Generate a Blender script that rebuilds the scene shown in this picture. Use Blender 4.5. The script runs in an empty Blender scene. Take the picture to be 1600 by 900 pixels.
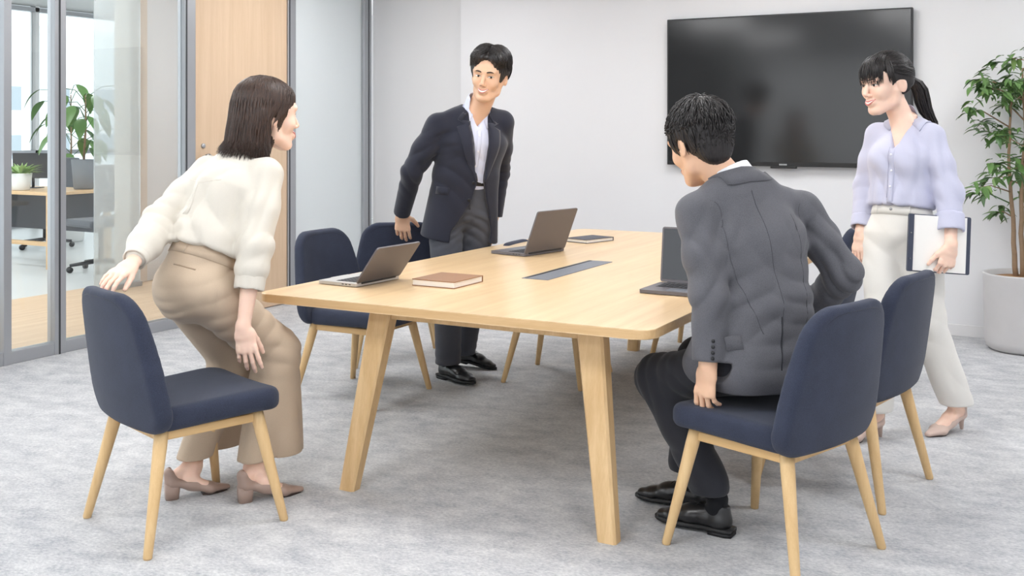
import bpy, bmesh, math, random
import numpy as np
from mathutils import Vector, Matrix

# ------------------------------------------------------------------ camera
SC = bpy.context.scene
COL = SC.collection
FPX = 1657.0            # focal length in pixels of the 1600 px wide frame
EYE = 1.36              # eye height
YAW = math.radians(28.5)
CA, SA = math.cos(YAW), math.sin(YAW)
HORIZON = 200.0

cam_d = bpy.data.cameras.new('camera')
cam_d.sensor_width = 36.0
cam_d.lens = 36.0 * FPX / 1600.0
cam_d.shift_y = -(450.0 - HORIZON) / 1600.0
cam_d.clip_start = 0.05
cam_d.clip_end = 300
cam = bpy.data.objects.new('camera', cam_d)
COL.objects.link(cam)
cam.location = (0, 0, EYE)
cam.rotation_euler = (math.radians(90), 0, YAW)
SC.camera = cam

# ------------------------------------------------------------------ world + exposure
world = bpy.data.worlds.new('sky')
SC.world = world
world.use_nodes = True
_bg = world.node_tree.nodes['Background']
_bg.inputs[0].default_value = (0.93, 0.965, 1.0, 1)
_bg.inputs[1].default_value = 1.9
vs = SC.view_settings
vs.view_transform = 'Standard'
vs.look = 'None'
vs.exposure = 0.2
vs.gamma = 1.0
vs.use_curve_mapping = False
SC.display_settings.display_device = 'sRGB'
SC.cycles.use_denoising = True
SC.cycles.max_bounces = 8
SC.cycles.diffuse_bounces = 5
SC.cycles.transparent_max_bounces = 16
SC.cycles.caustics_reflective = False
SC.cycles.caustics_refractive = False
SC.cycles.sample_clamp_indirect = 6.0
PANEL_POWER = 12.6       # radiance of the ceiling light panels

# ------------------------------------------------------------------ helpers
def CW(X, d, z=0.0):
    """camera ground coordinates (right, forward, height) -> world"""
    return Vector((X * CA - d * SA, X * SA + d * CA, z))

def PX(px, py, d):
    """a point seen at pixel (px,py) standing d metres in front of the camera"""
    return CW((px - 800.0) / FPX * d, d, EYE - (py - HORIZON) / FPX * d)

def CD(a, b, c=0.0):
    """direction in camera ground axes -> world unit vector"""
    return CW(a, b, c).normalized()

def s2l(c):
    return tuple((v / 12.92 if v <= 0.04045 else ((v + 0.055) / 1.055) ** 2.4) for v in c)

def rgb(r, g, b):
    return s2l((r / 255.0, g / 255.0, b / 255.0)) + (1.0,)

def thing(name, label, cat, loc=(0, 0, 0), rotz=0.0, group=None):
    o = bpy.data.objects.new(name, None)
    o.empty_display_size = 0.1
    COL.objects.link(o)
    o.location = loc
    o.rotation_euler = (0, 0, rotz)
    tag(o, label, cat, group)
    return o

def tag(o, label, cat, group=None):
    o['label'] = label
    o['category'] = cat
    if group:
        o['group'] = group
    return o

def struct(o):
    o['kind'] = 'structure'
    return o

def obj(name, me, mat=None, parent=None, smooth=False):
    o = bpy.data.objects.new(name, me)
    COL.objects.link(o)
    if mat is not None and len(me.materials) == 0:
        me.materials.append(mat)
    if smooth:
        me.polygons.foreach_set('use_smooth', [True] * len(me.polygons))
    if parent is not None:
        o.parent = parent
    return o

def world_part(name, me, mat, parent, smooth=True):
    """mesh given in world coordinates hung under an un-rotated Empty"""
    o = obj(name, me, mat, parent, smooth)
    o.matrix_parent_inverse = Matrix.Translation(-Vector(parent.location))
    return o

def mesh_np(name, V, F):
    V = np.asarray(V, dtype=np.float32)
    F = np.asarray(F, dtype=np.int32)
    n = F.shape[1]
    me = bpy.data.meshes.new(name)
    me.vertices.add(len(V))
    me.vertices.foreach_set('co', V.ravel())
    me.loops.add(F.size)
    me.loops.foreach_set('vertex_index', F.ravel())
    me.polygons.add(len(F))
    me.polygons.foreach_set('loop_start', np.arange(0, F.size, n, dtype=np.int32))
    me.polygons.foreach_set('loop_total', np.full(len(F), n, dtype=np.int32))
    me.update(calc_edges=True)
    me.validate()
    return me

def mesh_pd(name, V, F):
    me = bpy.data.meshes.new(name)
    me.from_pydata([tuple(v) for v in V], [], [tuple(f) for f in F])
    me.update()
    return me

def bm_mesh(name, bm):
    me = bpy.data.meshes.new(name)
    bmesh.ops.recalc_face_normals(bm, faces=bm.faces)
    bm.to_mesh(me)
    bm.free()
    return me

def add_box(bm, lo, hi, bevel=0.0, seg=2, mat4=None):
    r = bmesh.ops.create_cube(bm, size=1.0)
    vs_ = r['verts']
    lo, hi = Vector(lo), Vector(hi)
    for v in vs_:
        v.co = Vector(((v.co.x + .5) * (hi.x - lo.x) + lo.x, (v.co.y + .5) * (hi.y - lo.y) + lo.y, (v.co.z + .5) * (hi.z - lo.z) + lo.z))
    if bevel > 0:
        es = list({e for v in vs_ for e in v.link_edges})
        r2 = bmesh.ops.bevel(bm, geom=es, offset=bevel, segments=seg, profile=.5, affect='EDGES')
        vs_ = list({v for f in r2['faces'] for v in f.verts} | {v for v in vs_ if v.is_valid})
    if mat4 is not None:
        for v in vs_:
            v.co = mat4 @ v.co
    return vs_

def box_me(name, lo, hi, bevel=0.0, seg=2):
    bm = bmesh.new()
    add_box(bm, lo, hi, bevel, seg)
    return bm_mesh(name, bm)

def tube(points, radii, n=8, squash=None, cap=True):
    """swept tube; returns V,F(list).  squash: (normal vector, factor)"""
    P = [Vector(p) for p in points]
    m = len(P)
    if not hasattr(radii, '__len__'):
        radii = [radii] * m
    V, F = [], []
    up = None
    for i in range(m):
        t = (P[min(i + 1, m - 1)] - P[max(i - 1, 0)])
        t = t.normalized() if t.length > 1e-9 else Vector((0, 0, 1))
        if up is None:
            up = t.orthogonal().normalized()
            if squash is not None:
                q = Vector(squash[0])
                q = q - t * q.dot(t)
                if q.length > 1e-6:
                    up = q.normalized()
        up = (up - t * up.dot(t))
        up = up.normalized() if up.length > 1e-6 else t.orthogonal().normalized()
        sd = t.cross(up)
        k = 1.0 if squash is None else squash[1]
        for j in range(n):
            a = 2 * math.pi * j / n
            V.append(P[i] + (up * math.cos(a) * k + sd * math.sin(a)) * radii[i])
    for i in range(m - 1):
        for j in range(n):
            F.append((i * n + j, i * n + (j + 1) % n, (i + 1) * n + (j + 1) % n, (i + 1) * n + j))
    if cap:
        F.append(tuple(range(n - 1, -1, -1)))
        F.append(tuple((m - 1) * n + j for j in range(n)))
    return V, F

class MB:
    def __init__(self):
        self.V, self.F = [], []
    def add(self, VF):
        o = len(self.V)
        self.V += list(VF[0])
        self.F += [tuple(i + o for i in f) for f in VF[1]]
        return self
    def mesh(self, name):
        return mesh_pd(name, self.V, self.F)

def prism(poly, z0, z1):
    n = len(poly)
    V = [(p[0], p[1], z0) for p in poly] + [(p[0], p[1], z1) for p in poly]
    F = [tuple(range(n - 1, -1, -1)), tuple(range(n, 2 * n))]
    F += [(i, (i + 1) % n, n + (i + 1) % n, n + i) for i in range(n)]
    return V, F

def round_rect(x0, x1, y0, y1, r, seg=6):
    pts = []
    for cx, cy, a0 in ((x1 - r, y1 - r, 0), (x0 + r, y1 - r, 90), (x0 + r, y0 + r, 180), (x1 - r, y0 + r, 270)):
        for k in range(seg + 1):
            a = math.radians(a0 + 90.0 * k / seg)
            pts.append((cx + r * math.cos(a), cy + r * math.sin(a)))
    return pts

# ------------------------------------------------------------------ materials
def new_mat(name):
    m = bpy.data.materials.new(name)
    m.use_nodes = True
    nt = m.node_tree
    return m, nt, nt.nodes['Principled BSDF']

def mat_plain(name, col, rough=0.5, metal=0.0, spec=0.5, bump=0.0, bscale=200.0, var=0.0, vscale=4.0, sheen=0.0, sss=0.0):
    m, nt, b = new_mat(name)
    b.inputs['Base Color'].default_value = col
    b.inputs['Roughness'].default_value = rough
    b.inputs['Metallic'].default_value = metal
    b.inputs['Specular IOR Level'].default_value = spec
    if sheen:
        b.inputs['Sheen Weight'].default_value = sheen
        b.inputs['Sheen Roughness'].default_value = 0.4
    if sss:
        b.inputs['Subsurface Weight'].default_value = sss
        b.inputs['Subsurface Radius'].default_value = (1.0, 0.35, 0.2)
        b.inputs['Subsurface Scale'].default_value = 0.008
    tc = nt.nodes.new('ShaderNodeTexCoord')
    if var:
        n = nt.nodes.new('ShaderNodeTexNoise')
        n.inputs['Scale'].default_value = vscale
        n.inputs['Detail'].default_value = 6
        nt.links.new(tc.outputs['Object'], n.inputs['Vector'])
        mx = nt.nodes.new('ShaderNodeMix'); mx.data_type = 'RGBA'
        mx.inputs['A'].default_value = tuple(min(1, c * (1 - var)) for c in col[:3]) + (1,)
        mx.inputs['B'].default_value = tuple(min(1, c * (1 + var)) for c in col[:3]) + (1,)
        nt.links.new(n.outputs['Fac'], mx.inputs['Factor'])
        nt.links.new(mx.outputs['Result'], b.inputs['Base Color'])
    if bump:
        n2 = nt.nodes.new('ShaderNodeTexNoise')
        n2.inputs['Scale'].default_value = bscale
        n2.inputs['Detail'].default_value = 4
        nt.links.new(tc.outputs['Object'], n2.inputs['Vector'])
        bp = nt.nodes.new('ShaderNodeBump')
        bp.inputs['Strength'].default_value = bump
        bp.inputs['Distance'].default_value = 0.002
        nt.links.new(n2.outputs['Fac'], bp.inputs['Height'])
        nt.links.new(bp.outputs['Normal'], b.inputs['Normal'])
    return m

def mat_wood(name, c1, c2, axis='Y', rough=0.38, scale=1.0, contrast=1.0):
    m, nt, b = new_mat(name)
    tc = nt.nodes.new('ShaderNodeTexCoord')
    mp = nt.nodes.new('ShaderNodeMapping')
    sc = {'X': (0.7, 14, 14), 'Y': (14, 0.7, 14), 'Z': (14, 14, 0.7)}[axis]
    mp.inputs['Scale'].default_value = tuple(s * scale for s in sc)
    nt.links.new(tc.outputs['Object'], mp.inputs['Vector'])
    n = nt.nodes.new('ShaderNodeTexNoise')
    n.inputs['Scale'].default_value = 1.6
    n.inputs['Detail'].default_value = 9
    n.inputs['Roughness'].default_value = 0.62
    n.inputs['Distortion'].default_value = 0.35
    nt.links.new(mp.outputs['Vector'], n.inputs['Vector'])
    n2 = nt.nodes.new('ShaderNodeTexNoise')
    n2.inputs['Scale'].default_value = 22
    n2.inputs['Detail'].default_value = 3
    nt.links.new(mp.outputs['Vector'], n2.inputs['Vector'])
    ad = nt.nodes.new('ShaderNodeMath'); ad.operation = 'MULTIPLY_ADD'
    nt.links.new(n2.outputs['Fac'], ad.inputs[0]); ad.inputs[1].default_value = 0.25
    nt.links.new(n.outputs['Fac'], ad.inputs[2])
    cr = nt.nodes.new('ShaderNodeValToRGB')
    cr.color_ramp.elements[0].position = 0.62 - 0.22 / contrast
    cr.color_ramp.elements[1].position = 0.62 + 0.22 / contrast
    cr.color_ramp.elements[0].color = c2
    cr.color_ramp.elements[1].color = c1
    nt.links.new(ad.outputs[0], cr.inputs['Fac'])
    nt.links.new(cr.outputs['Color'], b.inputs['Base Color'])
    b.inputs['Roughness'].default_value = rough
    b.inputs['Specular IOR Level'].default_value = 0.4
    bp = nt.nodes.new('ShaderNodeBump')
    bp.inputs['Strength'].default_value = 0.05
    bp.inputs['Distance'].default_value = 0.001
    nt.links.new(ad.outputs[0], bp.inputs['Height'])
    nt.links.new(bp.outputs['Normal'], b.inputs['Normal'])
    return m

def mat_fabric(name, col, weave=900.0, var=0.25, rough=0.9, bump=0.25, sheen=0.3, fleck=1.0, streak=None):
    """woven cloth: fine two-way thread pattern plus soft tonal drift"""
    m, nt, b = new_mat(name)
    tc = nt.nodes.new('ShaderNodeTexCoord')
    n1 = nt.nodes.new('ShaderNodeTexNoise'); n1.inputs['Scale'].default_value = weave * 0.35; n1.inputs['Detail'].default_value = 2
    n2 = nt.nodes.new('ShaderNodeTexNoise'); n2.inputs['Scale'].default_value = 9.0; n2.inputs['Detail'].default_value = 5
    mp = nt.nodes.new('ShaderNodeMapping')
    mp.inputs['Scale'].default_value = streak or (1, 1, 1)
    nt.links.new(tc.outputs['Object'], mp.inputs['Vector'])
    nt.links.new(mp.outputs['Vector'], n1.inputs['Vector'])
    nt.links.new(tc.outputs['Object'], n2.inputs['Vector'])
    mx = nt.nodes.new('ShaderNodeMath'); mx.operation = 'MULTIPLY_ADD'
    nt.links.new(n1.outputs['Fac'], mx.inputs[0]); mx.inputs[1].default_value = 0.7 * fleck
    ml = nt.nodes.new('ShaderNodeMath'); ml.operation = 'MULTIPLY'; ml.inputs[1].default_value = 0.3
    nt.links.new(n2.outputs['Fac'], ml.inputs[0])
    nt.links.new(ml.outputs[0], mx.inputs[2])
    cr = nt.nodes.new('ShaderNodeValToRGB')
    cr.color_ramp.elements[0].position = 0.3
    cr.color_ramp.elements[1].position = 0.7
    cr.color_ramp.elements[0].color = tuple(c * (1 - var) for c in col[:3]) + (1,)
    cr.color_ramp.elements[1].color = tuple(min(1, c * (1 + var)) for c in col[:3]) + (1,)
    nt.links.new(mx.outputs[0], cr.inputs['Fac'])
    nt.links.new(cr.outputs['Color'], b.inputs['Base Color'])
    b.inputs['Roughness'].default_value = rough
    b.inputs['Specular IOR Level'].default_value = 0.2
    b.inputs['Sheen Weight'].default_value = sheen
    b.inputs['Sheen Roughness'].default_value = 0.5
    bp = nt.nodes.new('ShaderNodeBump')
    bp.inputs['Strength'].default_value = bump
    bp.inputs['Distance'].default_value = 0.0015
    nt.links.new(n1.outputs['Fac'], bp.inputs['Height'])
    nt.links.new(bp.outputs['Normal'], b.inputs['Normal'])
    return m

def mat_carpet(name):
    m, nt, b = new_mat(name)
    tc = nt.nodes.new('ShaderNodeTexCoord')
    mp = nt.nodes.new('ShaderNodeMapping'); mp.inputs['Scale'].default_value = (1.0, 1.5, 1.0)
    mp.inputs['Rotation'].default_value = (0, 0, -0.45)
    nt.links.new(tc.outputs['Object'], mp.inputs['Vector'])
    big = nt.nodes.new('ShaderNodeTexNoise'); big.inputs['Scale'].default_value = 6.5; big.inputs['Detail'].default_value = 9; big.inputs['Roughness'].default_value = 0.74
    fin = nt.nodes.new('ShaderNodeTexNoise'); fin.inputs['Scale'].default_value = 70; fin.inputs['Detail'].default_value = 5; fin.inputs['Roughness'].default_value = 0.7
    nt.links.new(mp.outputs['Vector'], big.inputs['Vector'])
    nt.links.new(mp.outputs['Vector'], fin.inputs['Vector'])
    # carpet tiles 50 cm, each a touch lighter or darker
    br = nt.nodes.new('ShaderNodeTexBrick')
    br.offset = 0.5
    br.inputs['Scale'].default_value = 1.0
    br.inputs['Brick Width'].default_value = 1.0
    br.inputs['Row Height'].default_value = 0.5
    br.inputs['Mortar Size'].default_value = 0.0
    br.inputs['Color1'].default_value = (0, 0, 0, 1)
    br.inputs['Color2'].default_value = (1, 1, 1, 1)
    nt.links.new(tc.outputs['Object'], br.inputs['Vector'])
    a = nt.nodes.new('ShaderNodeMath'); a.operation = 'MULTIPLY_ADD'
    nt.links.new(fin.outputs['Fac'], a.inputs[0]); a.inputs[1].default_value = 0.95
    sb = nt.nodes.new('ShaderNodeMath'); sb.operation = 'SUBTRACT'; sb.inputs[1].default_value = 0.21
    nt.links.new(big.outputs['Fac'], sb.inputs[0])
    nt.links.new(sb.outputs[0], a.inputs[2])
    a2 = nt.nodes.new('ShaderNodeMath'); a2.operation = 'MULTIPLY_ADD'
    nt.links.new(br.outputs['Color'], a2.inputs[0]); a2.inputs[1].default_value = 0.045
    nt.links.new(a.outputs[0], a2.inputs[2])
    cr = nt.nodes.new('ShaderNodeValToRGB')
    cr.color_ramp.elements[0].position = 0.55
    cr.color_ramp.elements[1].position = 1.0
    cr.color_ramp.elements[0].color = rgb(156, 158, 164)
    cr.color_ramp.elements[1].color = rgb(208, 208, 208)
    nt.links.new(a2.outputs[0], cr.inputs['Fac'])
    nt.links.new(cr.outputs['Color'], b.inputs['Base Color'])
    b.inputs['Roughness'].default_value = 1.0
    b.inputs['Specular IOR Level'].default_value = 0.1
    bp = nt.nodes.new('ShaderNodeBump'); bp.inputs['Strength'].default_value = 0.35; bp.inputs['Distance'].default_value = 0.004
    nt.links.new(fin.outputs['Fac'], bp.inputs['Height'])
    nt.links.new(bp.outputs['Normal'], b.inputs['Normal'])
    return m

def mat_glass(name, tint=(0.96, 0.985, 0.985, 1), refl=0.10, veil=0.0, veil_col=(0.9, 0.93, 0.94, 1), rough=0.02, tl_share=0.5):
    m = bpy.data.materials.new(name); m.use_nodes = True
    nt = m.node_tree; nt.nodes.clear()
    out = nt.nodes.new('ShaderNodeOutputMaterial')
    tr = nt.nodes.new('ShaderNodeBsdfTransparent'); tr.inputs[0].default_value = tint
    gl = nt.nodes.new('ShaderNodeBsdfGlossy'); gl.inputs['Roughness'].default_value = rough
    mx = nt.nodes.new('ShaderNodeMixShader')
    lw = nt.nodes.new('ShaderNodeFresnel'); lw.inputs['IOR'].default_value = 1.25 + refl
    nt.links.new(lw.outputs[0], mx.inputs[0])
    if veil > 0:
        df = nt.nodes.new('ShaderNodeBsdfDiffuse'); df.inputs[0].default_value = veil_col
        tl = nt.nodes.new('ShaderNodeBsdfTranslucent'); tl.inputs[0].default_value = veil_col
        m2 = nt.nodes.new('ShaderNodeMixShader'); m2.inputs[0].default_value = tl_share
        nt.links.new(df.outputs[0], m2.inputs[1]); nt.links.new(tl.outputs[0], m2.inputs[2])
        m1 = nt.nodes.new('ShaderNodeMixShader'); m1.inputs[0].default_value = veil
        nt.links.new(tr.outputs[0], m1.inputs[1]); nt.links.new(m2.outputs[0], m1.inputs[2])
        nt.links.new(m1.outputs[0], mx.inputs[1])
    else:
        nt.links.new(tr.outputs[0], mx.inputs[1])
    nt.links.new(gl.outputs[0], mx.inputs[2])
    nt.links.new(mx.outputs[0], out.inputs[0])
    return m

def mat_emit(name, col, s):
    m = bpy.data.materials.new(name); m.use_nodes = True
    nt = m.node_tree; nt.nodes.clear()
    out = nt.nodes.new('ShaderNodeOutputMaterial')
    e = nt.nodes.new('ShaderNodeEmission'); e.inputs[0].default_value = col; e.inputs[1].default_value = s
    nt.links.new(e.outputs[0], out.inputs[0])
    return m

M = {}
M['wall'] = mat_plain('wall_paint', rgb(224, 224, 226), 0.85, bump=0.04, bscale=120, spec=0.2)
M['wall_shaded'] = mat_plain('wall_paint_shaded', rgb(216, 216, 217), 0.85, bump=0.04, bscale=120, spec=0.2)  # darker copy of the wall paint: weaker light on the corner strip, as colour
M['ceil'] = mat_plain('ceiling_paint', rgb(236, 236, 236), 0.9)
M['carpet'] = mat_carpet('carpet')
M['oakfloor'] = mat_wood('oak_floor', rgb(216, 190, 160), rgb(196, 166, 134), 'Y', 0.45, 1.0)
M['greyfloor'] = mat_plain('pale_floor', rgb(205, 208, 208), 0.35, var=0.06, vscale=2)
M['table'] = mat_wood('oak_veneer', rgb(226, 198, 158), rgb(206, 173, 131), 'Y', 0.28, 0.8, 1.0)
M['tedge'] = mat_wood('oak_edge', rgb(218, 184, 138), rgb(198, 160, 112), 'X', 0.42, 1.0)
M['tleg'] = mat_wood('oak_leg', rgb(224, 192, 146), rgb(202, 166, 118), 'Z', 0.42, 1.0, 1.2)
M['cleg'] = mat_wood('beech_leg', rgb(224, 192, 144), rgb(206, 170, 120), 'Z', 0.42, 1.4)
M['crail'] = mat_wood('beech_rail', rgb(222, 186, 134), rgb(202, 162, 108), 'X', 0.42, 1.4)
M['navy'] = mat_fabric('navy_upholstery', rgb(52, 57, 73), 1500, 0.32, 0.92, 0.35, 0.10)
M['pipe'] = mat_fabric('navy_piping', rgb(38, 42, 55), 1500, 0.2, 0.92, 0.2, 0.2)
M['alu'] = mat_plain('brushed_aluminium', rgb(176, 178, 182), 0.38, 0.75, bump=0.02, bscale=60)
M['gasket'] = mat_plain('black_gasket', rgb(52, 54, 58), 0.6)
M['doorwood'] = mat_wood('door_veneer', rgb(216, 190, 162), rgb(202, 174, 144), 'Z', 0.5, 0.9, 0.9)
M['steel'] = mat_plain('satin_steel', rgb(140, 138, 136), 0.35, 0.9)
M['glass'] = mat_glass('clear_glass', refl=0.12)
M['frost'] = mat_glass('frosted_film_glass', veil=0.92, veil_col=rgb(232, 238, 240), rough=0.3, tl_share=0.12)
M['veil'] = mat_glass('reflection_glass', veil=0.45, veil_col=rgb(236, 240, 242), rough=0.1)  # white veil imitates a hazy reflection
M['black'] = mat_plain('black_plastic', rgb(24, 25, 27), 0.4)
M['screen'] = mat_plain('television_glass', rgb(36, 37, 38), 0.12, spec=0.6)
M['white'] = mat_plain('white_print', rgb(225, 225, 225), 0.6)
M['lampbox'] = mat_plain('lamp_housing', rgb(230, 230, 230), 0.5)
M['panel'] = mat_emit('lamp_diffuser', (0.985, 0.99, 1.0, 1), PANEL_POWER)

# ------------------------------------------------------------------ implicit-surface modeller
def _v(p):
    return np.array((p[0], p[1], p[2]), dtype=np.float32)

def smin(a, b, k):
    if k <= 1e-6:
        return np.minimum(a, b)
    h = np.clip(0.5 + 0.5 * (b - a) / k, 0, 1)
    return b + (a - b) * h - k * h * (1 - h)

def smax(a, b, k):
    return -smin(-a, -b, k)

def wob(seed, freq, n=7, stretch=(1, 1, 1)):
    """smooth pseudo noise in -1..1"""
    r = np.random.RandomState(seed)
    K = r.normal(size=(n, 3)); K /= np.linalg.norm(K, axis=1)[:, None]
    K *= (freq * (0.6 + 0.9 * r.rand(n)))[:, None] * np.array(stretch)[None]
    ph = r.rand(n) * 6.28
    K = K.astype(np.float32)
    def f(x, y, z):
        s = 0
        for i in range(n):
            s = s + np.sin(K[i, 0] * x + K[i, 1] * y + K[i, 2] * z + np.float32(ph[i]))
        return s / (0.75 * n ** 0.5 * 1.6)
    return f

class SDF:
    def __init__(self):
        self.ops = []
        self.lo = np.array([1e9] * 3); self.hi = -self.lo
    def _b(self, lo, hi):
        self.lo = np.minimum(self.lo, lo); self.hi = np.maximum(self.hi, hi)
    def add(self, f, lo, hi, k=0.015):
        lo = np.array(lo); hi = np.array(hi); self._b(lo, hi)
        self.ops.append(('add', f, lo, hi, k)); return self
    def sub(self, f, lo, hi, k=0.004):
        self.ops.append(('sub', f, np.array(lo), np.array(hi), k)); return self
    def cut(self, point, normal, k=0.003):
        """keep what lies behind the plane"""
        p = _v(point); n = _v(Vector(normal).normalized())
        c = float(p @ n)
        self.ops.append(('int', lambda x, y, z: x * n[0] + y * n[1] + z * n[2] - c, None, None, k)); return self
    def inter(self, f, k=0.003):
        self.ops.append(('int', f, None, None, k)); return self
    def disp(self, f):
        self.ops.append(('disp', f, None, None, 0)); return self
    # primitives -------------------------------------------------------
    def cone(self, a, b, ra, rb, k=0.015, op='add'):
        a, b = _v(a), _v(b); ab = b - a; L2 = float(ab @ ab) + 1e-12
        def f(x, y, z):
            px, py, pz = x - a[0], y - a[1], z - a[2]
            t = np.clip((px * ab[0] + py * ab[1] + pz * ab[2]) / L2, 0, 1)
            qx, qy, qz = px - t * ab[0], py - t * ab[1], pz - t * ab[2]
            return np.sqrt(qx * qx + qy * qy + qz * qz) - (ra + (rb - ra) * t)
        r = max(ra, rb)
        getattr(self, op)(f, np.minimum(a, b) - r, np.maximum(a, b) + r, k); return self
    def chain(self, pts, radii, k=0.01, op='add'):
        for i in range(len(pts) - 1):
            self.cone(pts[i], pts[i + 1], radii[i], radii[i + 1], k, op)
        return self
    def ell(self, c, r, R=None, k=0.015, op='add'):
        c = _v(c); r = np.array(r, dtype=np.float32)
        R = np.eye(3, dtype=np.float32) if R is None else np.array(R, dtype=np.float32)   # rows = local axes
        def f(x, y, z):
            px, py, pz = x - c[0], y - c[1], z - c[2]
            l0 = px * R[0, 0] + py * R[0, 1] + pz * R[0, 2]
            l1 = px * R[1, 0] + py * R[1, 1] + pz * R[1, 2]
            l2 = px * R[2, 0] + py * R[2, 1] + pz * R[2, 2]
            a0, a1, a2 = l0 / r[0], l1 / r[1], l2 / r[2]
            k0 = np.sqrt(a0 * a0 + a1 * a1 + a2 * a2)
            b0, b1, b2 = a0 / r[0], a1 / r[1], a2 / r[2]
            k1 = np.sqrt(b0 * b0 + b1 * b1 + b2 * b2) + 1e-6
            return np.where(k0 < 1e-3, -float(r.min()), k0 * (k0 - 1) / k1)
        e = np.abs(R.T * r).sum(axis=1) if False else np.sqrt(((R * r[:, None]) ** 2).sum(axis=0))
        getattr(self, op)(f, c - e, c + e, k); return self
    def econe(self, a, b, wa, da, wb, db, side, k=0.02, op='add'):
        """elliptical tapered limb: half width w along `side`, half depth d across"""
        a, b = _v(a), _v(b); ab = b - a; L = float(np.linalg.norm(ab)); t_ = ab / L
        s = _v(side); s = s - t_ * float(s @ t_); s /= np.linalg.norm(s); n = np.cross(t_, s)
        def f(x, y, z):
            px, py, pz = x - a[0], y - a[1], z - a[2]
            ax = (px * t_[0] + py * t_[1] + pz * t_[2])
            u = np.clip(ax / L, 0, 1)
            w = wa + (wb - wa) * u; d = da + (db - da) * u
            m = np.minimum(w, d)
            ps = (px * s[0] + py * s[1] + pz * s[2]); pn = (px * n[0] + py * n[1] + pz * n[2])
            al = ax - u * L
            a0, a1, a2 = ps / w, pn / d, al / m
            k0 = np.sqrt(a0 * a0 + a1 * a1 + a2 * a2)
            b0, b1, b2 = a0 / w, a1 / d, a2 / m
            k1 = np.sqrt(b0 * b0 + b1 * b1 + b2 * b2) + 1e-6
            return np.where(k0 < 1e-3, -m, k0 * (k0 - 1) / k1)
        r = max(wa, da, wb, db)
        getattr(self, op)(f, np.minimum(a, b) - r, np.maximum(a, b) + r, k); return self
    def box(self, c, half, R=None, r=0.01, k=0.01, op='add'):
        c = _v(c); half = np.array(half, dtype=np.float32) - r
        R = np.eye(3, dtype=np.float32) if R is None else np.array(R, dtype=np.float32)
        def f(x, y, z):
            px, py, pz = x - c[0], y - c[1], z - c[2]
            q = [np.abs(px * R[i, 0] + py * R[i, 1] + pz * R[i, 2]) - half[i] for i in range(3)]
            o = np.sqrt(sum(np.maximum(v, 0) ** 2 for v in q))
            return o + np.minimum(np.maximum(np.maximum(q[0], q[1]), q[2]), 0) - r
        e = np.sqrt(((R * (half + r)[:, None]) ** 2).sum(axis=0)) * 1.3 + r
        getattr(self, op)(f, c - e, c + e, k); return self
    # evaluation -------------------------------------------------------
    def at(self, P):
        P = np.asarray(P, dtype=np.float32); x, y, z = P[:, 0], P[:, 1], P[:, 2]
        D = np.full(len(P), 0.3, dtype=np.float32)
        for kind, f, lo, hi, k in self.ops:
            d = f(x, y, z)
            if kind == 'add': D = smin(D, d, k)
            elif kind == 'sub': D = smax(D, -d, k)
            elif kind == 'int': D = smax(D, d, k)
            else: D = D + d
        return D
    def grid(self, h):
        lo = self.lo - 3 * h; hi = self.hi + 3 * h
        n = np.ceil((hi - lo) / h).astype(int) + 1
        ax = [(lo[i] + h * np.arange(n[i])).astype(np.float32) for i in range(3)]
        D = np.full(tuple(n), 0.3, dtype=np.float32)
        for kind, f, l, u, k in self.ops:
            if kind == 'disp':
                I = np.nonzero(np.abs(D) < 0.035)
                D[I] += f(ax[0][I[0]], ax[1][I[1]], ax[2][I[2]])
                continue
            if l is None:
                d = f(ax[0][:, None, None], ax[1][None, :, None], ax[2][None, None, :])
                D = smax(D, np.broadcast_to(d, D.shape), k)
                continue
            m = k + 2 * h + 0.02
            i0 = np.clip(np.floor((l - m - lo) / h).astype(int), 0, n)
            i1 = np.clip(np.ceil((u + m - lo) / h).astype(int) + 1, 0, n)
            if np.any(i1 <= i0):
                continue
            sl = tuple(slice(i0[j], i1[j]) for j in range(3))
            d = f(ax[0][sl[0]][:, None, None], ax[1][sl[1]][None, :, None], ax[2][sl[2]][None, None, :])
            D[sl] = smin(D[sl], d, k) if kind == 'add' else smax(D[sl], -d, k)
        return D, lo, h
    def arrays(self, h, smooth=1):
        D, lo, h = self.grid(h)
        return nets(D, lo, h, smooth)
    def mesh(self, name, h, smooth=1):
        V, F = self.arrays(h, smooth)
        return mesh_np(name, V, F)
    def ray(self, o, d, steps=60, tmax=0.6):
        """march points o along d (arrays) onto the surface"""
        o = np.asarray(o, dtype=np.float32); d = np.asarray(d, dtype=np.float32)
        d = d / np.linalg.norm(d, axis=1)[:, None]
        t = np.zeros(len(o), dtype=np.float32)
        for _ in range(steps):
            t = np.minimum(t + 0.8 * self.at(o + d * t[:, None]), tmax)
        return o + d * t[:, None]
    def normal(self, P, e=0.004):
        P = np.asarray(P, dtype=np.float32); g = []
        for i in range(3):
            q = np.zeros(3, dtype=np.float32); q[i] = e
            g.append(self.at(P + q) - self.at(P - q))
        g = np.stack(g, 1)
        return g / (np.linalg.norm(g, axis=1)[:, None] + 1e-9)

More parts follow.
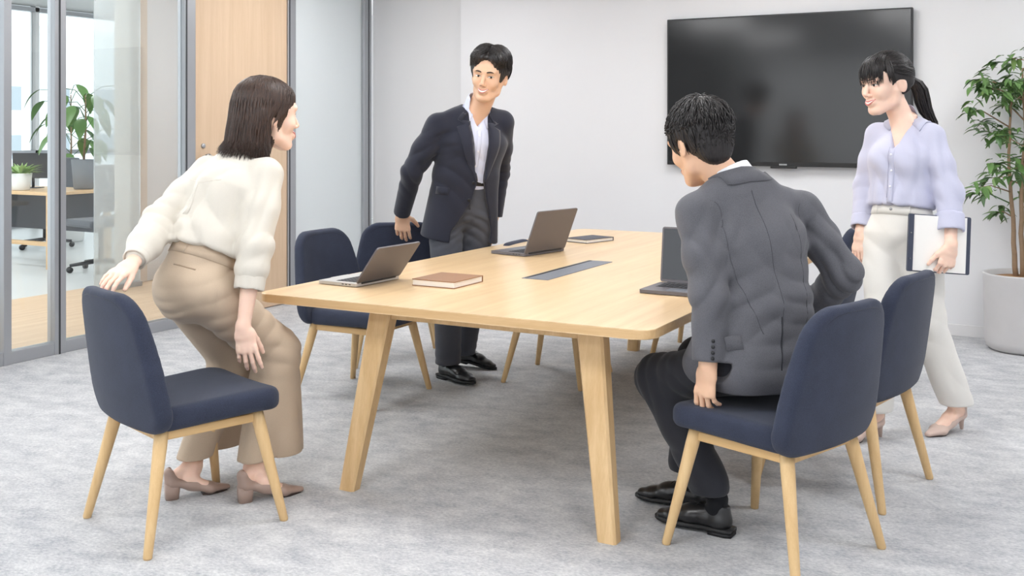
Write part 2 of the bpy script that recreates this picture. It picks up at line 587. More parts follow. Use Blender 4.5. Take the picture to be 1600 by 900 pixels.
def nets(D, lo, h, smooth=1):
    S = D < 0
    c = np.zeros(tuple(s - 1 for s in D.shape), dtype=np.int8)
    offs = [(i, j, k) for i in (0, 1) for j in (0, 1) for k in (0, 1)]
    sl = lambda o, sh: tuple(slice(o[a], o[a] + sh[a]) for a in range(3))
    for o in offs:
        c += S[sl(o, c.shape)]
    A = (c > 0) & (c < 8)
    I = np.argwhere(A)
    idx = np.full(A.shape, -1, dtype=np.int32)
    idx[A] = np.arange(len(I))
    acc = np.zeros((len(I), 3), dtype=np.float64); cnt = np.zeros(len(I))
    val = {o: D[I[:, 0] + o[0], I[:, 1] + o[1], I[:, 2] + o[2]] for o in offs}
    for a in range(3):
        for o in offs:
            if o[a]:
                continue
            o2 = list(o); o2[a] = 1; o2 = tuple(o2)
            v0, v1 = val[o], val[o2]
            m = (v0 < 0) != (v1 < 0)
            t = v0[m] / (v0[m] - v1[m])
            p = np.tile(np.array(o, dtype=np.float64), (m.sum(), 1)); p[:, a] = t
            acc[m] += p; cnt[m] += 1
    V = (I + acc / cnt[:, None]) * h + lo
    Q = []
    for a in range(3):
        b, d = (a + 1) % 3, (a + 2) % 3
        s0 = [slice(None)] * 3; s1 = [slice(None)] * 3
        s0[a] = slice(0, -1); s1[a] = slice(1, None)
        X = S[tuple(s0)] != S[tuple(s1)]
        for q in (b, d):
            e = [slice(None)] * 3; e[q] = slice(1, -1)
        e = [slice(None)] * 3; e[b] = slice(1, -1); e[d] = slice(1, -1)
        J = np.argwhere(X[tuple(e)]); J[:, b] += 1; J[:, d] += 1
        if not len(J):
            continue
        ins = S[J[:, 0], J[:, 1], J[:, 2]]
        def cell(db, dd):
            K = J.copy(); K[:, b] -= db; K[:, d] -= dd
            return idx[K[:, 0], K[:, 1], K[:, 2]]
        q = np.stack([cell(1, 1), cell(0, 1), cell(0, 0), cell(1, 0)], 1)
        q[~ins] = q[~ins][:, ::-1]
        Q.append(q)
    F = np.concatenate(Q)
    F = F[(F >= 0).all(axis=1)]
    for _ in range(smooth):
        s = np.zeros_like(V); n = np.zeros(len(V))
        for i in range(4):
            a_, b_ = F[:, i], F[:, (i + 1) % 4]
            for k in range(3):
                s[:, k] += np.bincount(a_, V[b_, k], len(V)) + np.bincount(b_, V[a_, k], len(V))
            n += np.bincount(a_, minlength=len(V)) + np.bincount(b_, minlength=len(V))
        V = 0.5 * V + 0.5 * s / np.maximum(n, 1)[:, None]
    return V, F

def join_arrays(parts):
    Vs, Fs, o = [], [], 0
    for V, F in parts:
        Vs.append(V); Fs.append(F + o); o += len(V)
    return np.concatenate(Vs), np.concatenate(Fs)

# ================================================================== ROOM SHELL
GX = -5.47      # glazed partition on the left
WY = 7.495      # wall that carries the screen
struct(obj('floor', box_me('floor', (GX, -3.2, -0.12), (3.2, WY + .1, 0.0)), M['carpet']))
struct(obj('ceiling', box_me('ceiling', (GX - .05, -3.2, 2.80), (3.2, WY + .1, 2.92)), M['ceil']))
struct(obj('wall_back', box_me('wall_back', (-4.55, WY, 0), (3.2, WY + .12, 2.80)), M['wall']))
struct(obj('wall_corner', box_me('wall_corner', (GX, WY + .045, 0), (-4.55, WY + .15, 2.80)), M['wall_shaded']))
struct(obj('wall_right', box_me('wall_right', (3.2, -3.2, 0), (3.32, WY + .1, 2.80)), M['wall']))
# window wall behind the photographer: sill, header, piers
for k, (x0, x1, z0, z1) in enumerate(((GX, 3.2, 0, .55), (GX, 3.2, 2.55, 2.8), (GX, -5.0, .55, 2.55), (-2.6, -2.3, .55, 2.55), (.2, .5, .55, 2.55), (2.8, 3.2, .55, 2.55))):
    struct(obj('wall_front', box_me('wall_front', (x0, -3.32, z0), (x1, -3.2, z1)), M['wall']))
for k, (x0, x1) in enumerate(((-5.0, -2.6), (-2.3, .2), (.5, 2.8))):
    w = struct(obj('window_%d' % (k + 3), box_me('window_frame', (x0, -3.29, .55), (x1, -3.23, .60)), M['alu']))
    obj('frame', box_me('frame', (x0, -3.29, 2.50), (x1, -3.23, 2.55)), M['alu'], w)
    for xm in (x0 + .02, (x0 + x1) / 2, x1 - .02):
        obj('mullion', box_me('mullion', (xm - .02, -3.29, .60), (xm + .02, -3.23, 2.50)), M['alu'], w)
struct(obj('baseboard_back', box_me('baseboard_back', (-4.55, WY - .012, 0), (3.2, WY, .075), .003), mat_plain('skirting', rgb(222, 221, 222), .6)))
struct(obj('baseboard_corner', box_me('baseboard_corner', (GX, WY + .033, 0), (-4.56, WY + .045, .075), .003), M['wall']))

# ceiling light panels
LAMPS = [(-4.3, 1.2), (-4.3, 3.6), (-4.3, 6.0), (-1.9, 1.2), (-1.9, 3.6), (-1.9, 6.0), (.6, 1.2), (.6, 3.6), (.6, 6.0), (-1.9, -1.4), (.6, -1.4), (-4.3, -1.4)]
for i, (x, y) in enumerate(LAMPS):
    t = thing('ceiling_light', 'white recessed square ceiling light panel over the meeting room', 'ceiling light', (x, y, 2.80), 0, 'recessed ceiling light panels')
    obj('diffuser', box_me('diffuser', (-.42, -.42, -.022), (.42, .42, -.015)), M['panel'], t)
    bm = bmesh.new()
    for a, b in (((-.46, -.46), (.46, -.42)), ((-.46, .42), (.46, .46)), ((-.46, -.42), (-.42, .42)), ((.42, -.42), (.46, .42))):
        add_box(bm, (a[0], a[1], -.03), (b[0], b[1], 0))
    obj('frame', bm_mesh('lamp_frame', bm), M['lampbox'], t)

# ------------------------------------------------------------------ glazed partition
def post(y0, y1, gasket=None, name='mullion', parent=None, z1=2.8):
    bm = bmesh.new(); add_box(bm, (GX - .035, y0, 0), (GX + .035, y1, z1), .003)
    o = obj(name, bm_mesh(name, bm), M['alu'], parent)
    if gasket:
        obj('gasket', box_me('gasket', (GX - .037, gasket - .006, 0), (GX + .037, gasket + .006, z1)), M['gasket'], o)
    return o

def glazing(name, y0, y1, mat, rails=True):
    w = struct(obj(name, box_me('pane', (GX - .005, y0, .06), (GX + .005, y1, 2.75)), mat))
    if rails:
        obj('rail', box_me('bottom_rail', (GX - .03, y0, 0), (GX + .03, y1, .075), .004), M['alu'], w)
        obj('rail', box_me('top_rail', (GX - .03, y0, 2.74), (GX + .03, y1, 2.80), .004), M['alu'], w)
    return w

w1 = glazing('window_1', 2.4, 4.28, M['glass'])
post(3.935, 3.985, None, 'mullion', w1)
post(4.275, 4.355, 4.308, 'mullion', w1)
w2 = glazing('window_2', 4.355, 5.315, M['glass'])
post(5.315, 5.415, 5.33, 'mullion', w2)
w6 = glazing('window_6', 6.475, 7.36, M['frost'])
post(6.385, 6.475, 6.40, 'mullion', w6)
post(7.36, 7.47, 7.43, 'mullion', w6)
glazing('window_7', -3.2, 2.4, M['glass'])
dr = struct(obj('door_1', box_me('door_leaf', (GX - .022, 5.418, .008), (GX + .022, 6.383, 2.8), .002), M['doorwood']))
V, F = tube([(GX + .022, 5.50, 1.155), (GX + .05, 5.50, 1.155), (GX + .052, 5.50, 1.155), (GX + .075, 5.50, 1.155), (GX + .078, 5.50, 1.155)], [.012, .011, .022, .027, .018], 16)
obj('door_knob', mesh_pd('door_knob', V, F), M['steel'], dr, True)
V, F = tube([(GX + .022, 5.495, 1.235), (GX + .032, 5.495, 1.235), (GX + .036, 5.495, 1.235)], [.017, .017, .012], 16)
obj('lock_rose', mesh_pd('lock_rose', V, F), M['alu'], dr, True)

# ------------------------------------------------------------------ neighbouring office seen through the glass
struct(obj('floor_hall', box_me('floor_hall', (-7.5, 1.5, -.12), (GX, 10.0, -.001)), M['oakfloor']))
struct(obj('floor_office', box_me('floor_office', (-13.0, 1.5, -.12), (-7.5, 13.0, -.001)), M['greyfloor']))
struct(obj('ceiling_office', box_me('ceiling_office', (-13.0, 1.5, 3.05), (GX - .05, 13.0, 3.15)), M['ceil']))
struct(obj('wall_office', box_me('wall_office', (-13.0, 13.0, 0), (GX, 13.12, 3.05)), M['wall']))
struct(obj('wall_hall', box_me('wall_hall', (-7.35, 7.15, 0), (GX - .04, 7.27, 3.05)), M['wall']))
struct(obj('wall_pier', box_me('wall_pier', (-7.55, 6.55, 0), (-7.35, 6.74, 3.05)), mat_plain('pier_paint', rgb(222, 210, 198), .8)))
struct(obj('wall_hall_end', box_me('wall_hall_end', (-7.55, 6.74, 0), (-7.36, 7.15, 3.05)), M['wall']))
# outer window band
ww = struct(obj('window_8', box_me('window_pane', (-12.9, 1.5, 0.0), (-12.88, 13.0, 3.05)), M['glass']))
for yy in (2.2, 4.1, 6.0, 7.9, 9.8, 11.7):
    obj('mullion', box_me('mullion', (-12.93, yy - .03, 0), (-12.82, yy + .03, 3.05)), M['white'], ww)
for zz in (.03, 1.02, 3.0):
    obj('transom', box_me('transom', (-12.93, 1.5, zz - .03), (-12.82, 13, zz + .03)), M['alu'], ww)
# added glass pane; its milky white stands in for a reflection
gs = thing('reflection_pane', 'added milky glass pane in the hall, standing in for a whitish reflection', 'glass screen', (-7.2, 6.02, 0))
obj('pane', box_me('haze_pane', (-.006, .02, .03), (.006, .5, 2.9)), M['veil'], gs)
obj('foot_rail', box_me('foot_rail', (-.03, .02, 0), (.03, .5, .04)), M['alu'], gs)

# far building outside
def far_building(name, label, x, y, w, d, h, floors, col):
    t = thing(name, label, 'building', (x, y, -8))
    obj('body', box_me('body', (-d / 2, -w / 2, 0), (d / 2, w / 2, h)), mat_plain(name + '_render', col, .8), t)
    wm = mat_plain(name + '_window', rgb(168, 178, 186), .3)
    win = box_me('far_window', (-.05, -.8, 0), (.06, .8, 1.5))
    n = int(w / 3.2)
    for f in range(floors):
        for k in range(n):
            o = obj('window', win, wm, t)
            o.location = (d / 2, -w / 2 + (k + .5) * w / n, 1.2 + f * 3.1)
    obj('parapet', box_me('parapet', (-d / 2 - .2, -w / 2 - .2, h), (d / 2 + .2, w / 2 + .2, h + .5)), mat_plain(name + '_parapet', rgb(236, 238, 238), .8), t)
    return t
far_building('street_building', 'pale multi-storey office building far outside the window', -66, 42, 22, 12, 15.5, 4, rgb(236, 238, 240))
far_building('street_building', 'low cream building far outside left of the pale office block', -58, 21, 15, 10, 12.0, 3, rgb(238, 234, 226))

# ================================================================== TABLE
TX0, TX1, TY0, TY1, TZ = -2.84, -1.21, 3.14, 6.14, 0.72
tb = thing('conference_table', 'long light oak conference table with splayed legs in the middle of the room', 'table', ((TX0 + TX1) / 2, (TY0 + TY1) / 2, 0))
cx, cy = (TX0 + TX1) / 2, (TY0 + TY1) / 2
tw, tl = (TX1 - TX0) / 2, (TY1 - TY0) / 2
bm = bmesh.new()
pts = round_rect(-tw, tw, -tl, tl, .06, 8)
vt = [bm.verts.new((p[0], p[1], TZ)) for p in pts]
vb = [bm.verts.new((p[0], p[1], TZ - .032)) for p in pts]
bm.faces.new(vt); bm.faces.new(vb[::-1])
n = len(pts)
for i in range(n):
    f = bm.faces.new((vb[i], vb[(i + 1) % n], vt[(i + 1) % n], vt[i])); f.material_index = 1
es = [e for e in bm.edges if abs(e.verts[0].co.z - e.verts[1].co.z) < 1e-6]
bmesh.ops.bevel(bm, geom=es, offset=.003, segments=2, profile=.5, affect='EDGES')
me = bm_mesh('table_top', bm)
me.materials.append(M['table']); me.materials.append(M['tedge'])
obj('table_top', me, None, tb)
def leg_mesh(top, bot, wt, wb_, dt, db_, ch=.008):
    """tapered rectangular leg with chamfered arrises, top/bot = centre points"""
    V = []
    for c, w, d in ((bot, wb_, db_), (top, wt, dt)):
        for sx, sy, k in ((1, 1, 0), (1, 1, 1), (-1, 1, 1), (-1, 1, 0), (-1, -1, 0), (-1, -1, 1), (1, -1, 1), (1, -1, 0)):
            x = w / 2 - (ch if k else 0); y = d / 2 - (0 if k else ch)
            V.append((c[0] + sx * x, c[1] + sy * y, c[2]))
    F = [tuple(range(7, -1, -1)), tuple(range(8, 16))] + [(i, (i + 1) % 8, 8 + (i + 1) % 8, 8 + i) for i in range(8)]
    return V, F
tlegs = []
for sx, sy in ((-1, -1), (1, -1), (-1, 1), (1, 1)):
    fx, fy = sx * .53 + .11, sy * 1.42        # foot
    qx, qy = sx * .43 + .11, sy * 1.33        # top
    V, F = leg_mesh((qx, qy, TZ - .034), (fx, fy, 0), .098, .068, .066, .052)
    lg = obj('leg', mesh_pd('table_leg', V, F), M['tleg'], tb)
    obj('bracket', box_me('bracket', (qx - .05, qy - .028, TZ - .047), (qx + .05, qy + .028, TZ - .033), .002), M['gasket'], lg)
for sy in (-1, 1):
    obj('cross_rail', box_me('cross_rail', (-.29, sy * 1.33 - .02, TZ - .080), (.51, sy * 1.33 + .02, TZ - .033), .004), M['tleg'], tb)
for sx in (-1, 1):
    obj('side_rail', box_me('side_rail', (sx * .43 + .094, -1.29, TZ - .075), (sx * .43 + .126, 1.29, TZ - .033), .004), M['tedge'], tb)
# cable flap in the top
M['flap'] = mat_plain('anodised_grey', rgb(122, 126, 134), .45, .35)
o = obj('cable_flap', box_me('cable_flap', (-.062, -.345, TZ - .004), (.062, .345, TZ + .0025), .0015), M['flap'], tb)
o.location = (-.03, -.31, 0)
q = obj('brush_slot', box_me('brush_slot', (-.052, -.335, TZ + .002), (-.040, .335, TZ + .0035)), M['black'], o)

# ================================================================== CHAIRS
def chair_meshes():
    K = {}
    # backrest: bent rounded panel
    s = SDF()
    def back(x, y, z):
        zz = z - .60                                     # panel centre height
        xc = -.235 - .15 * (z - .42) - .10 * np.maximum(z - .55, 0) ** 2 + .50 * y * y + .06 * np.maximum(.47 - z, 0)
        hw = .243 - .038 * (zz / .23) - .014 * (zz / .23) ** 2   # half width by height
        qy = np.abs(y) - (hw - .085); qz = np.abs(zz) - (.228 - .085)
        o2 = np.sqrt(np.maximum(qy, 0) ** 2 + np.maximum(qz, 0) ** 2) + np.minimum(np.maximum(qy, qz), 0) - .085
        th = .026 + .006 * np.clip(1 - (zz + .05) ** 2 * 18, 0, 1)
        a, b = o2 + .02, np.abs(x - xc) - (th - .02)
        return np.sqrt(np.maximum(a, 0) ** 2 + np.maximum(b, 0) ** 2) + np.minimum(np.maximum(a, b), 0) - .02
    s.add(back, (-.42, -.25, .36), (-.13, .25, .84), 0)
    K['backrest'] = s.mesh('backrest', .008, 1)
    # seat pad with waterfall front
    s = SDF()
    def seat(x, y, z):
        hw = .225 + .012 * (x / .22)
        xx = x - .01
        qx = np.abs(xx) - (.235 - .07); qy = np.abs(y) - (hw - .07)
        o2 = np.sqrt(np.maximum(qx, 0) ** 2 + np.maximum(qy, 0) ** 2) + np.minimum(np.maximum(qx, qy), 0) - .07
        zc = .412 + .035 * x - .9 * np.maximum(x - .13, 0) ** 2 + .16 * y * y
        a, b = o2 + .028, np.abs(z - zc) - (.040 - .028)
        return np.sqrt(np.maximum(a, 0) ** 2 + np.maximum(b, 0) ** 2) + np.minimum(np.maximum(a, b), 0) - .028
    s.add(seat, (-.25, -.27, .33), (.27, .27, .50), 0)
    K['seat'] = s.mesh('seat', .008, 1)
    # seams
    def backpt(y, z, off):
        return (-.235 - .15 * (z - .42) - .10 * max(z - .55, 0) ** 2 + .50 * y * y + .06 * max(.47 - z, 0) + off, y, z)
    for nm, off in (('seam_rear', -.0245), ('seam_front', .0245)):
        pts = []
        for k in range(61):
            a = -math.pi / 2 + 2 * math.pi * k / 60
            zz = .207 * math.copysign(abs(math.sin(a)) ** .45, math.sin(a))
            hw = .219 - .038 * (zz / .23) - .014 * (zz / .23) ** 2
            y = hw * math.copysign(abs(math.cos(a)) ** .45, math.cos(a))
            pts.append(backpt(y, .60 + zz, off))
        V, F = tube(pts, .0022, 5, cap=False)
        K[nm] = mesh_pd(nm, V, F)
    # legs (round, tapered, splayed) and rails
    K['leg'] = []
    for sx, sy in ((1, 1), (1, -1), (-1, 1), (-1, -1)):
        top = Vector((sx * .17 - .01, sy * .175, .385)); bot = Vector((sx * .245 - .015, sy * .245, 0))
        P = [bot, bot + Vector((0, 0, .004)), bot.lerp(top, .5), bot.lerp(top, .85), top]
        V, F = tube(P, [.0125, .0145, .0190, .0225, .0225], 14)
        K['leg'].append(mesh_pd('chair_leg', V, F))
    K['rail'] = []
    for a, b in (((.16, .175), (-.18, .175)), ((.16, -.175), (-.18, -.175)), ((.165, -.17), (.165, .17)), ((-.185, -.17), (-.185, .17))):
        dx, dy = b[0] - a[0], b[1] - a[1]; L = math.hypot(dx, dy)
        mt = Matrix.Translation(((a[0] + b[0]) / 2, (a[1] + b[1]) / 2, .363)) @ Matrix.Rotation(math.atan2(dy, dx), 4, 'Z')
        bm = bmesh.new(); add_box(bm, (-L / 2, -.012, -.019), (L / 2, .012, .012), .004, 2, mt)
        K['rail'].append(bm_mesh('rail', bm))
    return K
CK = chair_meshes()

def chair(label, X, d, ang, scale=1.0, back=None):
    """X,d,ang: camera ground coordinates and facing angle (0 = right, 90 = away)"""
    t = thing('chair', label, 'chair', CW(X, d), math.radians(ang) + YAW, 'navy upholstered chairs around the conference table')
    t.scale = (scale, scale, scale)
    obj('seat', CK['seat'], M['navy'], t, True)
    b = obj('backrest', CK['backrest'], M['navy'], t, True)
    obj('seam', CK['seam_rear'], M['pipe'], b, True); obj('seam', CK['seam_front'], M['pipe'], b, True)
    for m in CK['leg']:
        obj('leg', m, M['cleg'], t, True)
    for m in CK['rail']:
        obj('rail', m, M['crail'], t)
    return t
chA = chair('navy chair nearest the left edge, gripped by the woman in the cream blouse', -1.126, 3.70, 43)
chB = chair('empty navy chair facing the table beside the open laptop at the near left', -.75, 5.42, -28)
chC = chair('navy chair turned away under the hand of the man in the navy jacket', 0, 0, 0)
chC.location = (-3.60, 5.20, 0); chC.rotation_euler = (0, 0, math.radians(127))
chD = chair('navy chair tucked deep under the left side of the table past the standing man', 0, 0, 0)
chD.location = (-2.53, 5.21, 0); chD.rotation_euler = (0, 0, math.radians(4)); chD.scale = (.9, .95, .885)
chE = chair('large foreground navy chair the man in the grey suit is rising from', .84, 3.46, 132, 1.0)
chF = chair('navy chair right behind the foreground one, in front of the walking woman', 1.262, 4.09, 140)
chG = chair('navy chair half hidden between the grey suit sleeve and the walking woman', 1.62, 5.90, 150)
chH = chair('navy chair at the far head of the table, almost hidden by the grey suit', 0, 0, 0)
chH.location = (-2.03, 6.16, 0); chH.rotation_euler = (0, 0, math.radians(-90))

# ================================================================== TELEVISION
tv = thing('television', 'large black flat television mounted on the white wall', 'television', (-1.875, WY, 1.625))
obj('casing', box_me('casing', (-.857, -.062, -.535), (.857, -.022, .535), .004), M['black'], tv)
obj('screen', box_me('screen', (-.845, -.0635, -.505), (.845, -.061, .525)), M['screen'], tv)
obj('wall_mount', box_me('wall_mount', (-.25, -.022, -.2), (.25, 0, .2)), M['black'], tv)
b = obj('sensor_bar', box_me('sensor_bar', (-.09, -.064, -.549), (.09, -.03, -.533), .003), M['black'], tv)
for k in range(5):
    obj('logo_mark', box_me('logo_mark', (-.027 + k * .011, -.0645, -.527), (-.0185 + k * .011, -.0632, -.516)), mat_plain('logo_grey', rgb(168, 170, 172), .5) if k == 0 else bpy.data.materials['logo_grey'], tv)

# ================================================================== THINGS ON THE TABLE
M['lapgrey'] = mat_plain('laptop_aluminium', rgb(104, 101, 105), .45, .2)
M['lapside'] = mat_plain('laptop_light', rgb(186, 184, 182), .4, .5)
M['key'] = mat_plain('laptop_key', rgb(44, 44, 47), .6)
M['lapdisp'] = mat_plain('laptop_display', rgb(16, 20, 30), .08, spec=.7)

def laptop(label, origin, udir, vdir, W, D, lid_deg, lidlen, deck):
    """origin = near hinge corner on the table, udir along the hinge, vdir from hinge to the front"""
    u = Vector((udir[0], udir[1], 0)).normalized(); v = Vector((vdir[0], vdir[1], 0)).normalized(); w = Vector((0, 0, 1))
    if u.cross(v).dot(w) < 0:
        origin = Vector(origin) + u * W; u = -u
    mt = Matrix(((u.x, v.x, 0, origin[0]), (u.y, v.y, 0, origin[1]), (0, 0, 1, TZ + .0025), (0, 0, 0, 1)))
    t = thing('laptop', label, 'laptop', (0, 0, 0), 0, 'open laptops on the table')
    t.matrix_world = mt
    base = obj('base', mesh_pd('base', *prism(round_rect(0, W, 0, D, .012, 4), 0, .0125)), M[deck], t)
    obj('underside', mesh_pd('underside', *prism(round_rect(.006, W - .006, .006, D - .006, .012, 4), -.001, .001)), M['black'], base)
    kb = obj('keyboard', box_me('keyboard', (.03, .028, .0122), (W - .03, .028 + .105, .0130)), M['key'], t)
    key = box_me('key', (0, 0, 0), (.0158, .0158, .0014), .0015, 1)
    km = mat_plain('key_cap', rgb(62, 62, 66), .55) if 'key_cap' not in bpy.data.materials else bpy.data.materials['key_cap']
    nx = int((W - .066) / .0185)
    for r in range(5):
        for c in range(nx):
            k = obj('key', key, km, kb); k.location = (.033 + c * .0185, .031 + r * .0202, .0130)
    obj('trackpad', box_me('trackpad', (W / 2 - .055, .146, .0122), (W / 2 + .055, .212, .0129), .0003), M['lapside'] if deck == 'lapside' else M['flap'], t)
    for k in range(3):
        obj('port', box_me('port', (-.0004, .03 + k * .018, .005), (.0006, .041 + k * .018, .0085)), M['black'], base)
        obj('port', box_me('port', (W - .0006, .03 + k * .018, .005), (W + .0004, .041 + k * .018, .0085)), M['black'], base)
    ld = obj('lid', mesh_pd('lid', *prism(round_rect(0, W, 0, lidlen, .010, 4), -.0035, .0035)), M['lapgrey'], t)
    a = math.radians(lid_deg)
    # lid local +y climbs from the hinge; opened lid_deg from the keyboard
    ld.matrix_local = Matrix.Translation((0, .004, .014)) @ Matrix.Rotation(a, 4, 'X')
    obj('display', box_me('display', (.007, .012, -.0042), (W - .007, lidlen - .007, -.0034)), M['lapdisp'], ld)
    V, F = tube([(.03, .003, .012), (W - .03, .003, .012)], .0055, 10)
    obj('hinge', mesh_pd('hinge', V, F), M['black'], t, True)
    return t
TP = lambda px, py: PX(px, py, FPX * (EYE - TZ) / (py - HORIZON))
h0 = TP(557, 449.5)
laptop('open silver laptop at the near left of the table, screen turned away', h0, (.06, 1), (-1, .04), .285, .205, 127, .185, 'lapside')
h0 = TP(820, 401.5); h1 = TP(886, 391.5); u = (h1 - h0).normalized(); v = Vector((-u.y, u.x, 0))
laptop('open dark grey laptop in the middle of the table before the navy-jacket man', h0, u, v, .335, .225, 112, .228, 'lapgrey')
L = TP(1032, 446); u = Vector((1, 0, 0)); v = Vector((-.03, -1, 0))
laptop('open grey laptop by the arm of the grey-suited man', L, u, v, .31, .235, 97, .222, 'lapgrey')

def book(name, label, corner, u, v, lu, lv, th, cover, pages, band=None):
    u = Vector((u[0], u[1], 0)).normalized(); v = Vector((-u.y, u.x, 0))
    mt = Matrix(((u.x, v.x, 0, corner[0]), (u.y, v.y, 0, corner[1]), (0, 0, 1, TZ + .0005), (0, 0, 0, 1)))
    t = thing(name, label, 'notebook'); t.matrix_world = mt
    c = .0028
    obj('cover', mesh_pd('back_cover', *prism(round_rect(0, lu, 0, lv, .006, 4), 0, c)), cover, t)
    obj('cover', mesh_pd('front_cover', *prism(round_rect(0, lu, 0, lv, .006, 4), th - c, th)), cover, t)
    obj('page_block', box_me('page_block', (.004, .004, c), (lu - .004, lv - .004, th - c)), pages, t)
    obj('spine', box_me('spine', (0, lv - .003, 0), (lu, lv, th), .001), cover, t)
    return t
M['brown'] = mat_plain('brown_leather', rgb(148, 108, 78), .5, bump=.12, bscale=240, var=.08, vscale=30)
M['page'] = mat_plain('paper_block', rgb(240, 238, 234), .8, bump=.1, bscale=300)
M['ink'] = mat_plain('dark_cover', rgb(62, 64, 76), .5, bump=.08, bscale=300)
c = TP(643, 446)
book('notebook', 'thick brown leather notebook lying on the near half of the table', TP(643, 446), TP(712, 452) - TP(643, 446), None, .205, .225, .027, M['brown'], M['page'])
book('notebook', 'dark-covered notebook lying near the far end of the table', TP(883, 377.5), (.96, -.28), None, .16, .235, .021, M['ink'], M['page'])

# ================================================================== PEOPLE: shared builders
def frame(fwd, up=(0, 0, 1)):
    f = Vector(fwd).normalized(); u = Vector(up)
    l = u.cross(f).normalized(); u = f.cross(l).normalized()
    return f, l, u

def mat_skin(name, col, blush=.12):
    m = mat_plain(name, col, .48, spec=.4, var=.05, vscale=30, sss=.12, bump=.03, bscale=500)
    return m

M['skin_f'] = mat_skin('skin_fair', rgb(240, 204, 184))
M['skin_m'] = mat_skin('skin_warm', rgb(226, 184, 154))
M['lip'] = mat_plain('lip', rgb(206, 118, 112), .4)
M['lip_m'] = mat_plain('lip_muted', rgb(196, 128, 116), .45)
M['teeth'] = mat_plain('teeth', rgb(246, 243, 238), .3)
M['eyewhite'] = mat_plain('eye_white', rgb(236, 232, 228), .25)
M['iris'] = mat_plain('iris_dark', rgb(34, 24, 20), .2)
M['lash'] = mat_plain('lash', rgb(30, 22, 20), .6)
M['brow'] = mat_plain('brow_hair', rgb(48, 36, 31), .7)

def mat_hair(name, col, rough=.42):
    m, nt, b = new_mat(name)
    tc = nt.nodes.new('ShaderNodeTexCoord')
    n = nt.nodes.new('ShaderNodeTexNoise'); n.inputs['Scale'].default_value = 60; n.inputs['Detail'].default_value = 4
    mp = nt.nodes.new('ShaderNodeMapping'); mp.inputs['Scale'].default_value = (3, 3, .4)
    nt.links.new(tc.outputs['Object'], mp.inputs['Vector']); nt.links.new(mp.outputs['Vector'], n.inputs['Vector'])
    cr = nt.nodes.new('ShaderNodeValToRGB')
    cr.color_ramp.elements[0].position = .35; cr.color_ramp.elements[1].position = .7
    cr.color_ramp.elements[0].color = tuple(c * .55 for c in col[:3]) + (1,)
    cr.color_ramp.elements[1].color = tuple(min(1, c * 1.5) for c in col[:3]) + (1,)
    nt.links.new(n.outputs['Fac'], cr.inputs['Fac']); nt.links.new(cr.outputs['Color'], b.inputs['Base Color'])
    b.inputs['Roughness'].default_value = rough
    b.inputs['Specular IOR Level'].default_value = .45
    return m
M['hair_brown'] = mat_hair('hair_dark_brown', rgb(60, 42, 33))
M['hair_black'] = mat_hair('hair_black', rgb(36, 32, 32))

def hand(S, wrist, dirv, palm, thumb_side, s=1.0, curl=(.25, .35, .25), spread=.06, thumb=(.55, .75, .25), fing=None, tcurl=.3):
    """adds palm, four fingers and thumb to S.  dirv wrist->knuckles, palm = way the palm faces"""
    w = Vector(wrist); d = Vector(dirv).normalized()
    p = Vector(palm); p = (p - d * p.dot(d)).normalized()
    t = d.cross(p)
    if t.dot(Vector(thumb_side)) < 0:
        t = -t
    K = w + d * .088 * s
    S.econe(w - d * .01 * s, w + d * .03 * s, .025 * s, .019 * s, .034 * s, .0165 * s, t, .012)
    S.econe(w + d * .02 * s, w + d * .082 * s, .032 * s, .0155 * s, .0395 * s, .0125 * s, t, .012)
    S.ell(w + d * .035 * s + t * .022 * s + p * .006 * s, (.026 * s, .015 * s, .014 * s), [list(d), list(t), list(p)], .010)
    base = [(.0295, .086, .070), (.0098, .091, .079), (-.0100, .086, .073), (-.0290, .075, .057)]
    tips = []
    for i, (ot, od, ln) in enumerate(base):
        c = curl if fing is None else fing[i]
        a = 0
        b = w + d * od * s + t * ot * s - p * .002 * s
        sp = spread * (1.5 - i)
        dd = (d + t * sp).normalized()
        r = (.0086, .0080, .0074, .0062) if i < 3 else (.0074, .0069, .0063, .0054)
        pts = [b - dd * .012 * s]
        pts.append(b)
        for q, fr in enumerate((.46, .30, .24)):
            a += c[q]
            v = dd * math.cos(a) + p * math.sin(a)
            pts.append(pts[-1] + v * ln * fr * s)
        rr = [r[0] * s, r[0] * s, r[1] * s, r[2] * s, r[3] * s]
        for j in range(4):
            S.cone(pts[j], pts[j + 1], rr[j], rr[j + 1], .0035 if j else .006)
        tips.append(pts[-1])
    b = w + d * .022 * s + t * .022 * s + p * .004 * s
    v = (d * thumb[0] + t * thumb[1] + p * thumb[2]).normalized()
    q1 = b + v * .040 * s
    v2 = (v * (1 - tcurl) + d * tcurl).normalized(); q2 = q1 + v2 * .031 * s
    v3 = (v2 * (1 - tcurl) + d * tcurl + p * .15).normalized(); q3 = q2 + v3 * .024 * s
    S.cone(b, q1, .0135 * s, .0115 * s, .010); S.cone(q1, q2, .0112 * s, .0095 * s, .004); S.cone(q2, q3, .0094 * s, .0072 * s, .003)
    return tips

